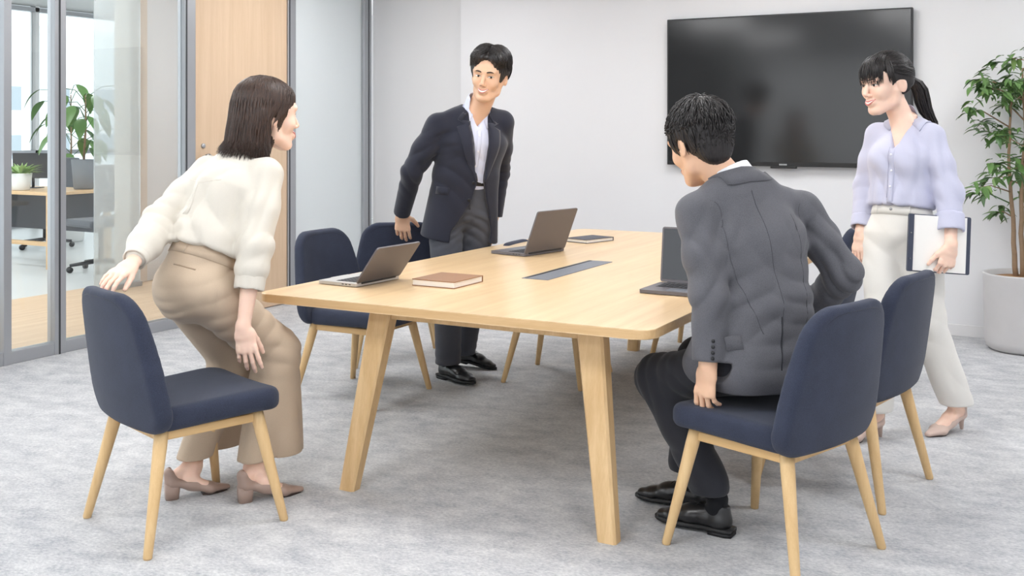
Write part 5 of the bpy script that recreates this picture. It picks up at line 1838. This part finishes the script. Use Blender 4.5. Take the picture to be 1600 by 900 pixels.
def build_woman_lavender():
    P = person('woman in a lavender blouse and off-white trousers walking past with a folder', CW(1.78, 4.70))
    Nb = PX(1419, 190, 4.80); Wc = PX(1408, 326, 4.76); Pel = PX(1409, 362, 4.76); Ch = PX(1412, 250, 4.77)
    T = (Nb - Wc).normalized(); lt = CD(.70, -.70); lt = (lt - T * lt.dot(T)).normalized(); ft = lt.cross(T).normalized()
    shL, shR = PX(1456, 213, 4.69), PX(1372, 211, 4.89)
    elL, wrL = PX(1483, 300, 4.62), PX(1486, 384, 4.53)
    elR, wrR = PX(1355, 292, 4.93), PX(1345, 362, 4.84)
    hipL, hipR = Pel + lt * .085 - Vector((0, 0, .03)), Pel - lt * .085 - Vector((0, 0, .03))
    knL, knR = PX(1446, 498, 4.71), PX(1382, 500, 4.70)
    anL, anR = PX(1495, 640, 4.775), PX(1369, 645, 4.665)
    f, l, u = frame(CD(-.92, -.38, -.12), Vector((0, 0, 1)) + CD(-.9, -.3) * .06)
    hc = PX(1384, 131, 4.78); s = 1.10
    H, Lc = head_sdf(hc, f, l, u, s, Nb - T * .03 + ft * .02, False, .048)
    # throat and upper chest in the open neckline
    H.econe(Nb + ft * .045 - T * .02, Ch + ft * .055 + T * .02, .05, .035, .06, .035, lt, .03)
    arr = [H.arrays(.0023, 1)]
    A = SDF(); A.chain([elL, elL.lerp(wrL, .4), wrL], [.036, .033, .0235], .02)
    hand(A, wrL, CD(-.28, -.05, -1), CD(-.15, 1), CD(-1, -.2), 1.0, (.55, .9, .5), .02, (.75, .6, .15), [(.5, .9, .5), (.6, 1.0, .5), (.65, 1.0, .5), (.7, 1.0, .5)])
    arr.append(A.arrays(.0023, 1))
    A = SDF(); A.chain([elR, elR.lerp(wrR, .4), wrR], [.036, .033, .0235], .02)
    hand(A, wrR, CD(-.18, -.1, -1), CD(.9, .4), CD(-.6, -.7), 1.0, (.2, .3, .3), .04, (.8, .5, .2))
    arr.append(A.arrays(.0023, 1))
    for heel, toe, an, kn_ in (((2.050, 4.805), (1.812, 4.655), anL, knL), ((1.640, 4.680), (1.405, 4.560), anR, knR)):
        _, fa = pump(P, CW(*heel), CW(*toe), M['nude'], M['solebrown'], M['skin_f'], an - Vector((0, 0, .005)), .034, .062, True, an.lerp(kn_, .25))
        arr.append(fa)
    arr.append(trunk_arrays(Pel, Wc, Ch, Nb, lt, [([shL, elL], [.04, .035]), ([shR, elR], [.04, .035]), ([hipR, knR, anR], [.065, .045, .03]), ([hipL, knL, anL], [.065, .045, .03]), ([shL, shR], [.042, .042])], .10, .07))
    body = make_body(P, arr, M['skin_f'])
    face_parts(body, H, Lc, f, l, u, s, False, .3, 1.0, True, M['brow'])
    # trousers
    S = SDF()
    S.econe(Pel, Wc + T * .02, .152, .118, .122, .098, lt, .03)
    S.ell(Pel - ft * .040 - Vector((0, 0, .04)), (.095, .145, .10), [list(ft), list(lt), [0, 0, 1]], .04)
    for hip, kn_, an in ((hipR, knR, anR), (hipL, knL, anL)):
        S.cone(hip, kn_, .098, .082, .03)
        S.econe(kn_, an + Vector((0, 0, .03)), .080, .080, .070, .078, lt, .03)
    S.cut((0, 0, .118), (0, 0, -1), .002); S.cut(Wc + T * .012, T, .004)
    dn = Vector((0, 0, -1))
    S.disp(folds([(hipL + ft * .07 - Vector((0, 0, .04)), dn + lt * .7, .07, .003, .09, 71), (hipR + ft * .07 - Vector((0, 0, .04)), dn - lt * .7, .07, .003, .09, 72), (knL, dn + ft * .4, .10, .004, .14, 73), (knL.lerp(anL, .6), dn + ft * .6, .10, .0035, .14, 74), (knR, dn + ft * .3, .09, .0035, .12, 75)]))
    tr = world_part('trousers', S.mesh('trousers', .0058, 1), M['offwhite'], P)
    rp = build_woman_cream.ring_patch
    wb = world_sub('waistband', rp(S, Wc, lt, ft, T, -.034, .010, .0040), M['offwhite'], tr)
    o = S.ray(np.array([list(Wc - T * .012 + ft * .4)]), np.array([list(-ft)]))[0]
    world_sub('button', mesh_pd('button', *button_disc(Vector(o) + ft * .002, ft, .007, .004)), M['buckle'], wb)
    for off in (-.07, .075):
        rows = [[Wc + T * z + lt * (off + q) + ft * .3 for q in (-.004, .004)] for z in (-.035, -.012, .010)]
        world_sub('belt_loop', mesh_pd('belt_loop', *patch(S, rows, -ft, .006, .002)), M['offwhite'], wb)
    # blouse
    S = SDF()
    S.econe(Wc + T * .03, Ch, .142, .112, .152, .112, lt, .035)
    S.econe(Ch, Nb - T * .05, .152, .112, .115, .075, lt, .035)
    S.econe(Wc + T * .018, Wc + T * .045, .146, .118, .146, .116, lt, .02)
    for q in (1, -1):
        S.ell(Ch + lt * q * .065 + ft * .062 - T * .01, (.055, .06, .06), [list(ft), list(lt), list(T)], .04)
    S.cut(Wc + T * .004, -T, .012)
    S.cone(shL, shR, .050, .050, .03)
    S.cone(Nb - T * .02, Nb.lerp(hc, .20), .058, .054, .02)
    for sh, el, wr, cf in ((shL, elL, wrL, .42), (shR, elR, wrR, .62)):
        cu = el.lerp(wr, cf)
        S.chain([sh, sh.lerp(el, .5), el, cu], [.055, .060, .060, .050], .025)
    # open V neck
    c0 = _v(Nb); Tn = _v(T); ln = _v(lt); fn = _v(ft)
    def vneck(x, y, z):
        px, py, pz = x - c0[0], y - c0[1], z - c0[2]
        t = px * Tn[0] + py * Tn[1] + pz * Tn[2]; q = px * ln[0] + py * ln[1] + pz * ln[2]; g = px * fn[0] + py * fn[1] + pz * fn[2]
        w = np.clip((t + .150) * .36, -.02, .050)
        return np.maximum(np.abs(q) - w, .02 - g)
    bb = np.array(Nb); S.sub(vneck, bb - .22, bb + .22, .005)
    S.cone(Nb + ft * .008 - T * .01, Nb.lerp(hc, .9), .0545, .052, .004, 'sub')
    S.disp(folds([(elL, elL - wrL + lt * .3, .07, .005, .10, 81), (shL - T * .08, lt + T * .5, .08, .005, .12, 82), (Wc + T * .05 + ft * .08, lt, .055, .0055, .10, 83), (Ch - T * .07 + ft * .1, lt + T * .6, .09, .006, .14, 84), (elR, elR - wrR, .06, .003, .1, 85), (elL.lerp(shL, .5), CD(1, 0), .06, .005, .14, 86)]))
    bl = world_part('blouse', S.mesh('blouse', .005, 1), M['lavender'], P)
    rows = [[Nb - T * z + lt * q + ft * .35 for q in (-.013, 0, .013)] for z in np.linspace(.135, .385, 18)]
    pk = world_sub('placket', mesh_pd('placket', *patch(S, rows, -ft, .0014, .002)), M['lavender'], bl)
    O = S.ray(np.array([list(Nb - T * z - lt * .0135 + ft * .35) for z in np.linspace(.135, .36, 12)]), np.array([list(-ft)] * 12))
    world_sub('placket_edge', mesh_pd('placket_edge', *tube([Vector(p) + ft * .001 for p in O], .0014, 5)), M['lavender_dark'], pk)
    O = S.ray(np.array([list(Nb - T * z + ft * .35) for z in (.17, .24, .31)]), np.array([list(-ft)] * 3))
    for p in O:
        world_sub('button', mesh_pd('button', *button_disc(Vector(p) + ft * .002, ft, .005, .0025)), M['button_light'], pk)
    nk = (hc - Nb).normalized()
    for q in (1, -1):
        top, out = [], []
        for a in np.linspace(0, 1, 13):
            ang = math.pi * (1 - .84 * a)
            dirv = ft * math.cos(ang) + lt * q * math.sin(ang)
            z = .034 - .050 * a ** 1.4
            top.append(Nb + nk * z + ft * .010 + dirv * (.060 + .004 * a))
            out.append(Nb + nk * (z - .030 - .030 * a ** 2.5) + ft * (.012 + .016 * a ** 2) + dirv * (.078 + .022 * a) + lt * q * .022 * a ** 3)
        world_sub('collar', mesh_pd('collar', *collar_leaf(top, out, .0022, S, .004)), M['lavender'], bl)
    for el, wr, a, b, r0, r1 in ((elL, wrL, .42, .74, .060, .058), (elR, wrR, .66, .92, .052, .050)):
        C = SDF(); p0, p1 = el.lerp(wr, a), el.lerp(wr, b); ax = (p1 - p0).normalized()
        C.cone(p0, p1, r0, r1, .004); C.cut(p1, ax, .005); C.cut(p0, -ax, .005)
        C.cone(p0 + ax * .02, p1 + ax * .03, r0 - .014, r1 - .010, .002, 'sub')
        C.disp(folds([(p0, ax.orthogonal(), .06, .002, .1, 90)]))
        world_sub('cuff', C.mesh('cuff', .004, 1), M['lavender'], bl)
    # ponytail hair with wispy fringe
    h = Hair(hc, f, l, u, s, 43, (.107, .089, .100), (-.016, 0, .032))
    h.E((-.018, 0, .034), (.104, .086, .097))
    h.E((-.04, 0, .02), (.080, .084, .075), .02)
    h.E((.040, 0, .075), (.050, .062, .036), .025)
    h.E((.138, 0, -.045), (.118, .088, .112), .008, 'sub')
    h.E((.055, 0, -.105), (.105, .12, .095), .008, 'sub')
    for q in (1, -1):
        h.E((.004, q * .095, -.022), (.032, .034, .038), .006, 'sub')
        h.E((.0, q * .085, -.088), (.075, .055, .060), .008, 'sub')
    h.E((-.045, 0, -.175), (.12, .13, .095), .012, 'sub')
    tie = (-.112, 0, .012)
    g = h.rnd
    for i in range(1300):
        a = g.uniform(-1, 1) * 2.5
        el_ = g.uniform(.15, 1.25)
        A = Vector((math.cos(a) * math.cos(el_), math.sin(a) * math.cos(el_), math.sin(el_)))
        if A.x > .80 and A.z < .5: continue
        if abs(A.y) > .8 and A.z < .22 and A.x > -.2: A.z = .3
        h.lock(tuple(A), (-1, g.uniform(-.14, .14), -.18 + g.uniform(-.12, .12)), g.uniform(.0017, .0032), g.uniform(.001, .006), .002, 9)
    for i in range(160):      # nape swept up
        a = g.uniform(2.0, 4.28)
        A = Vector((math.cos(a), math.sin(a), g.uniform(-.62, -.35)))
        h.lock(tuple(A), (-1, g.uniform(-.1, .1), -.2), .0028, .003, .002, 6)
    for i in range(190):      # fringe
        y0 = g.uniform(-.75, .75)
        A = (g.uniform(.30, .62), y0 * .55, .85)
        B = (.93, y0 * 1.0 + g.uniform(-.10, .10), g.choice((g.uniform(-.34, -.12), g.uniform(-.25, .12))) - (.10 if abs(y0) > .5 else 0))
        h.lock(A, B, g.uniform(.0016, .0030), g.uniform(.003, .009), .005, 11, None, g.uniform(.010, .016))
    for q in (1, -1):        # side wisps before the ear
        for i in range(36):
            h.lock((.5 + g.uniform(-.15, .1), q * .6, .65), (.55 + g.uniform(-.22, .10), q * .9, g.uniform(-.35, .05)), .0022, .005, .004, 10, None, .006)
    hb = h.build(body, M['hair_black'])
    V, F = tube([h.L(-.104, 0, .014), h.L(-.112, 0, .012), h.L(-.122, 0, .008)], [.020 * s, .022 * s, .019 * s], 14)
    world_sub('hair_tie', mesh_pd('hair_tie', V, F), M['hairtie'], hb)
    # the tail itself
    paths = []
    tail = [(-.100, 0, .014), (-.128, 0, .010), (-.156, 0, -.012), (-.174, 0, -.050), (-.182, 0, -.095), (-.190, .004, -.140), (-.208, .012, -.185), (-.235, .018, -.225)]
    wd = [.012, .017, .026, .031, .031, .026, .017, .004]
    for i in range(330):
        a = g.random() * 6.28; rr = math.sqrt(g.random())
        pts = []
        ln = g.uniform(.82, 1.0)
        for (x, y, z), w_ in zip(tail, wd):
            pts.append(h.L(x + math.cos(a) * w_ * rr * .9, y + math.sin(a) * w_ * rr * 1.1, z * ln + g.uniform(-.002, .002)))
        paths.append((pts, .0040 * s, h.f))
    V2, F2 = locks(paths, None)
    world_sub('ponytail', mesh_np('ponytail', V2, F2), M['hair_black'], hb)
    # ------------------------------------------------------------ folder held at her hip
    c = PX(1467, 381, 4.555)
    ux = CD(.985, -.10, -.06); nz = CD(-.10, -.99, .08); uz = nz.cross(ux).normalized(); ux = uz.cross(nz).normalized()
    t = thing('folder', 'dark navy document folder with white papers held by the walking woman', 'folder', c)
    t.matrix_world = Matrix(((ux.x, uz.x, nz.x, c.x), (ux.y, uz.y, nz.y, c.y), (ux.z, uz.z, nz.z, c.z), (0, 0, 0, 1)))
    ink = mat_plain('folder_navy', rgb(58, 64, 82), .5, bump=.05, bscale=300)
    obj('cover', mesh_pd('back_cover', *prism(round_rect(-.130, .132, -.125, .122, .008, 4), -.010, -.006)), ink, t)
    obj('cover', mesh_pd('front_cover', *prism(round_rect(-.130, -.108, -.125, .122, .004, 4), -.006, .009)), ink, t)
    ph = obj('paper', mesh_pd('paper', *prism(round_rect(-.108, .112, -.120, .118, .001, 2), -.006, .0055)), M['page'], t)
    for k in range(2):
        V, F = tube([(-.121, .04 - .11 * k, .006), (-.119, .04 - .11 * k, .0105), (-.117, .04 - .11 * k, .006)], .003, 8)
        obj('ring', mesh_pd('ring', V, F), M['steel'], t, True)
    return P
build_woman_lavender()

# ================================================================== POTTED TREE beside the television
M['concrete'] = mat_plain('pale_concrete', rgb(200, 198, 198), .8, var=.08, vscale=7, bump=.08, bscale=70)
M['chips'] = mat_plain('bark_chips', rgb(150, 112, 74), .9, var=.35, vscale=60, bump=1.0, bscale=120)
M['bark'] = mat_plain('tree_bark', rgb(142, 118, 94), .85, var=.25, vscale=40, bump=.5, bscale=160)
M['leaf_a'] = mat_plain('leaf_green', rgb(92, 126, 70), .42, spec=.5, var=.2, vscale=14)
M['leaf_b'] = mat_plain('leaf_light', rgb(130, 162, 96), .42, spec=.5, var=.2, vscale=14)
M['leaf_c'] = mat_plain('leaf_dark', rgb(70, 104, 58), .42, spec=.5, var=.2, vscale=14)
for k_ in ('leaf_a', 'leaf_b', 'leaf_c'):
    b_ = M[k_].node_tree.nodes['Principled BSDF']
    b_.inputs['Transmission Weight'].default_value = 0.0

def lathe(prof, n=40):
    V, F = [], []
    for r, z in prof:
        for k in range(n):
            a = 2 * math.pi * k / n
            V.append((r * math.cos(a), r * math.sin(a), z))
    for i in range(len(prof) - 1):
        for k in range(n):
            F.append((i * n + k, i * n + (k + 1) % n, (i + 1) * n + (k + 1) % n, (i + 1) * n + k))
    F.append(tuple(range(n - 1, -1, -1)))
    F.append(tuple((len(prof) - 1) * n + k for k in range(n)))
    return V, F

def leaf_mesh(name, L, W, droop, fold=.25, n=7):
    """pointed leaf along +x with a folded midrib and drooping tip"""
    V, F = [], []
    for i in range(n):
        t = i / (n - 1)
        w = W * math.sin(math.pi * min(1, t * .93 + .05)) ** .85 * (1 - .35 * t)
        x = L * t; z = -droop * L * t * t
        for q in (-1, -.5, 0, .5, 1):
            V.append((x, q * w, z + abs(q) * w * fold + .0015))
    for i in range(n - 1):
        for j in range(4):
            a = i * 5 + j
            F.append((a, a + 1, a + 6, a + 5))
    m = len(V)
    V += [(x, y, z - .0015) for x, y, z in V]
    F += [tuple(i + m for i in f[::-1]) for f in list(F)]
    return mesh_pd(name, V, F)

LEAVES = [leaf_mesh('leaf', .098, .021, .40), leaf_mesh('leaf', .085, .019, .60), leaf_mesh('leaf', .110, .022, .30), leaf_mesh('leaf', .074, .018, .50)]
for me in LEAVES:
    me.polygons.foreach_set('use_smooth', [True] * len(me.polygons))

def orient(o, p, d, up):
    d = d.normalized(); y = up.cross(d)
    y = y.normalized() if y.length > 1e-4 else Vector((0, 1, 0)); z = d.cross(y)
    o.matrix_local = Matrix(((d.x, y.x, z.x, p.x), (d.y, y.y, z.y, p.y), (d.z, y.z, z.z, p.z), (0, 0, 0, 1)))

def potted_tree():
    g = random.Random(5)
    base = CW(3.13, 6.5)
    t = thing('potted_tree', 'tall leafy indoor tree in a round pale concrete pot by the wall', 'potted plant', base)
    prof = [(.150, 0), (.185, .004), (.206, .022), (.215, .06), (.226, .46), (.228, .468), (.222, .472), (.204, .468), (.200, .43), (.10, .43)]
    pot = obj('pot', mesh_pd('pot', *lathe(prof, 48)), M['concrete'], t, True)
    obj('soil', mesh_pd('soil', *lathe([(.198, .41), (.199, .438), (.15, .446), (.05, .45), (.01, .45)], 32)), M['chips'], t, True)
    stems = [[(.0, .0, .43), (-.01, -.01, .9), (.015, -.02, 1.3), (.0, -.03, 1.72)], [(-.04, .01, .43), (-.055, .0, .8), (-.075, -.03, 1.2), (-.06, -.05, 1.6)], [(.05, -.02, .43), (.07, -.03, .9), (.10, -.05, 1.35), (.13, -.07, 1.85)]]
    for st in stems:
        P = [Vector(p) for p in st]; pts = []
        for i in range(len(P) - 1):
            for k in range(5): pts.append(P[i].lerp(P[i + 1], k / 5) + Vector((g.uniform(-.004, .004), g.uniform(-.004, .004), 0)))
        pts.append(P[-1])
        n = len(pts)
        obj('trunk', mesh_pd('trunk', *tube(pts, [.017 - .012 * i / (n - 1) for i in range(n)], 9)), M['bark'], t, True)
    count = 0
    zmax = WY - base.y - .05
    tips = []
    for i in range(49):
        st = stems[i % 3]
        h_ = .78 + 1.05 * (i / 48.0) ** .9
        P = [Vector(p) for p in st]
        pb = P[-1]
        for a, b in zip(P, P[1:]):
            if a.z <= h_ <= b.z: pb = a.lerp(b, (h_ - a.z) / (b.z - a.z))
        az = i * 2.399 + g.uniform(-.4, .4)
        ln = g.uniform(.16, .34) * (1.15 - .35 * max(0, h_ - 1.45))
        d = Vector((math.cos(az), math.sin(az), g.uniform(.15, .7))).normalized()
        p1 = pb + d * ln * .6; p2 = pb + d * ln + Vector((0, 0, -.04))
        if p2.y > zmax - .08: 
            k = (zmax - .08 - pb.y) / (p2.y - pb.y); p1 = pb.lerp(p1, k); p2 = pb.lerp(p2, k)
        obj('branch', mesh_pd('branch', *tube([pb, p1, p2], [.005, .0035, .002], 6)), M['bark'] if i % 2 else M['leaf_c'], t, True)
        tips.append((p1, p2, d))
    for p1, p2, d in tips:
        for k in range(6):
            if count >= 296: break
            pos = p1.lerp(p2, .35 + .13 * k)
            a = g.uniform(0, 6.28)
            dd = (d * .5 + Vector((math.cos(a), math.sin(a), g.uniform(-.75, .15)))).normalized()
            if pos.y + dd.y * .1 > zmax: dd.y = -abs(dd.y)
            o = obj('leaf', g.choice(LEAVES), None, t)
            o.data = o.data
            orient(o, pos, dd, Vector((g.uniform(-.3, .3), g.uniform(-.3, .3), 1)))
            o['mat'] = 0
            count += 1
    # the many further leaves deeper in the crown, too many to tell apart
    V, F = [], []
    src = [([v.co.copy() for v in me.vertices], [tuple(p.vertices) for p in me.polygons]) for me in LEAVES]
    for p1, p2, d in tips:
        for k in range(11):
            pos = p1.lerp(p2, g.uniform(-.1, 1.0)) + Vector((g.uniform(-.05, .05), g.uniform(-.05, .05), g.uniform(-.05, .06)))
            a = g.uniform(0, 6.28)
            dd = (d * .5 + Vector((math.cos(a), math.sin(a), g.uniform(-.75, .25)))).normalized()
            if pos.y + dd.y * .1 > zmax: dd.y = -abs(dd.y)
            if pos.y > zmax - .05: continue
            y = Vector((g.uniform(-.3, .3), g.uniform(-.3, .3), 1)).cross(dd).normalized(); z = dd.cross(y)
            vs_, fs = g.choice(src); o_ = len(V); sc = g.uniform(.6, .95)
            V += [pos + (dd * v.x + y * v.y + z * v.z) * sc for v in vs_]; F += [tuple(i + o_ for i in f) for f in fs]
    o = obj('foliage', mesh_pd('foliage', V, F), M['leaf_a'], t, True)
    o['kind'] = 'stuff'
    return t

for me, mk in zip(LEAVES, ('leaf_a', 'leaf_c', 'leaf_a', 'leaf_b')):
    me.materials.append(M[mk])
potted_tree()

# ================================================================== OFFICE BEHIND THE GLASS
M['desk'] = mat_wood('desk_oak', rgb(222, 188, 146), rgb(206, 170, 126), 'X', .4, 1.0)
M['seatgrey'] = mat_fabric('grey_mesh', rgb(84, 88, 94), 1200, .15, .9, .2, .2)
M['whitepot'] = mat_plain('white_pot', rgb(226, 226, 224), .5)
M['greypot'] = mat_plain('grey_pot', rgb(120, 124, 130), .6)
M['leaf_y'] = mat_plain('leaf_yellow_green', rgb(150, 184, 108), .5)
for i, (x, y) in enumerate(((-6.5, 3.2), (-6.5, 5.6), (-9.2, 3.2), (-9.2, 5.4), (-9.2, 8.4), (-11.6, 5.4))):  # unseen panels added to brighten the office and hall
    t = thing('ceiling_light', 'added unseen white light panel brightening the office behind the glass', 'ceiling light', (x, y, 3.05), 0, 'added office light panels')
    obj('diffuser', box_me('diffuser', (-.45, -.45, -.022), (.45, .45, -.015)), M['panel'], t)
    obj('frame', box_me('lamp_frame', (-.48, -.48, -.012), (.48, .48, 0)), M['lampbox'], t)

def desk(label, x0, x1, y0, y1):
    t = thing('office_desk', label, 'desk', ((x0 + x1) / 2, (y0 + y1) / 2, 0))
    w, d = (x1 - x0) / 2, (y1 - y0) / 2
    obj('desk_top', box_me('desk_top', (-w, -d, .71), (w, d, .74), .003), M['desk'], t)
    for sx in (-1, 1):
        for sy in (-1, 1):
            obj('leg', box_me('desk_leg', (sx * (w - .04) - .03, sy * (d - .04) - .03, 0), (sx * (w - .04) + .03, sy * (d - .04) + .03, .71), .004), M['desk'], t)
    obj('modesty_panel', box_me('modesty_panel', (-w + .07, d - .12, .30), (w - .07, d - .10, .70)), M['seatgrey'], t)
    obj('stretcher', box_me('stretcher', (-w + .07, -d + .025, .22), (w - .07, -d + .06, .26)), M['desk'], t)
    return t
desk('oak office desk behind the glass partition', -10.5, -8.72, 6.80, 7.55)

def office_chair(label, x, y, rz):
    t = thing('office_chair', label, 'chair', (x, y, 0), rz, 'office chairs behind the glass')
    obj('seat', box_me('office_seat', (-.24, -.24, .43), (.24, .24, .50), .025, 3), M['seatgrey'], t)
    obj('backrest', box_me('office_back', (-.30, -.22, .58), (-.25, .22, 1.02), .02, 3), M['seatgrey'], t)
    V, F = tube([(-.24, 0, .44), (-.30, 0, .47), (-.315, 0, .62)], .018, 8); obj('back_arm', mesh_pd('back_arm', V, F), M['black'], t, True)
    V, F = tube([(0, 0, .08), (0, 0, .43)], .025, 10); obj('column', mesh_pd('column', V, F), M['black'], t, True)
    for k in range(5):
        a = k * 1.2566
        V, F = tube([(0, 0, .10), (.28 * math.cos(a), .28 * math.sin(a), .07)], [.022, .014], 8)
        lg = obj('leg', mesh_pd('star_leg', V, F), M['black'], t, True)
        c = Vector((.28 * math.cos(a), .28 * math.sin(a), .03))
        V, F = tube([c - Vector((-math.sin(a), math.cos(a), 0)) * .015, c + Vector((-math.sin(a), math.cos(a), 0)) * .015], .03, 12)
        obj('castor', mesh_pd('castor', V, F), M['black'], lg, True)
    return t
office_chair('dark office chair at the end of the desk behind the glass', -8.25, 7.0, math.radians(170))
office_chair('dark office chair behind the desk beyond the glass, near the window', -10.4, 8.05, math.radians(-95))

def laptop_small(x, y, rz):
    t = thing('monitor', 'dark monitor on the office desk behind the glass', 'monitor', (x, y, .74), rz)
    obj('panel', box_me('panel', (-.22, -.012, .10), (.22, .012, .36), .004), M['key'], t)
    V, F = tube([(0, .01, .006), (0, .012, .2)], .014, 8); obj('stand', mesh_pd('stand', V, F), M['black'], t, True)
    obj('foot', box_me('foot', (-.09, -.07, 0), (.09, .07, .008), .002), M['black'], t)
laptop_small(-9.6, 7.28, math.radians(20))

def big_leaf_plant(name, label, loc, pot_r, pot_h, height, n, mats, seed, leafL=.22, spread=.35, pot_mat='greypot', stand=0.0):
    g = random.Random(seed)
    t = thing(name, label, 'potted plant', loc)
    obj('pot', mesh_pd('pot', *lathe([(pot_r * .72, 0), (pot_r * .8, .01), (pot_r, pot_h), (pot_r * .92, pot_h), (pot_r * .9, pot_h - .03), (.01, pot_h - .03)], 28)), M[pot_mat], t, True)
    lm = leaf_mesh('broad_leaf', leafL, leafL * .30, .45, .18, 8)
    lm.polygons.foreach_set('use_smooth', [True] * len(lm.polygons))
    lm.materials.append(M[mats])
    V, F = tube([(0, 0, pot_h - .03), (.02, .01, (pot_h + height) * .5), (0, .02, height * .95)], [.012, .010, .006], 8)
    obj('stem', mesh_pd('stem', V, F), M['bark'], t, True)
    for i in range(n):
        z = pot_h + (height - pot_h) * (.25 + .75 * (i / max(1, n - 1)))
        a = i * 2.4 + g.uniform(-.3, .3)
        r = spread * g.uniform(.35, 1.0)
        p0 = Vector((.01, .01, z - .08)); p1 = Vector((math.cos(a) * r, math.sin(a) * r, z + g.uniform(0, .08)))
        V, F = tube([p0, p0.lerp(p1, .5) + Vector((0, 0, .05)), p1], .004, 6)
        obj('petiole', mesh_pd('petiole', V, F), M['leaf_c'], t, True)
        o = obj('leaf', lm, None, t)
        orient(o, p1, Vector((math.cos(a), math.sin(a), -.55)), Vector((0, 0, 1)))
    return t
big_leaf_plant('potted_plant', 'broad-leaved plant in a grey pot on the end of the office desk', (-8.95, 7.38, .741), .12, .30, 1.0, 17, 'leaf_a', 3, .24, .34)
pp = CW(-5.32, 12.75)
big_leaf_plant('potted_plant', 'tall broad-leaved plant on the office floor seen behind the glass frame post', (pp.x, pp.y, 0), .20, .42, 1.85, 22, 'leaf_a', 8, .27, .40, 'whitepot')
def tuft(loc):
    g = random.Random(2)
    t = thing('potted_herb', 'small bushy light green plant in a white pot on the office desk', 'potted plant', loc)
    obj('pot', mesh_pd('pot', *lathe([(.075, 0), (.08, .008), (.105, .17), (.098, .17), (.095, .15), (.01, .15)], 26)), M['whitepot'], t, True)
    lm = leaf_mesh('blade', .17, .012, .5, .2, 6); lm.materials.append(M['leaf_y'])
    for i in range(60):
        a = g.uniform(0, 6.28); r = g.uniform(0, .06)
        o = obj('leaf', lm, None, t)
        orient(o, Vector((math.cos(a) * r, math.sin(a) * r, .15)), Vector((math.cos(a), math.sin(a), g.uniform(.5, 2.2))), Vector((0, 0, 1)))
tuft(PX(33, 300, 10.55).xy.to_3d() + Vector((0, 0, .741)))
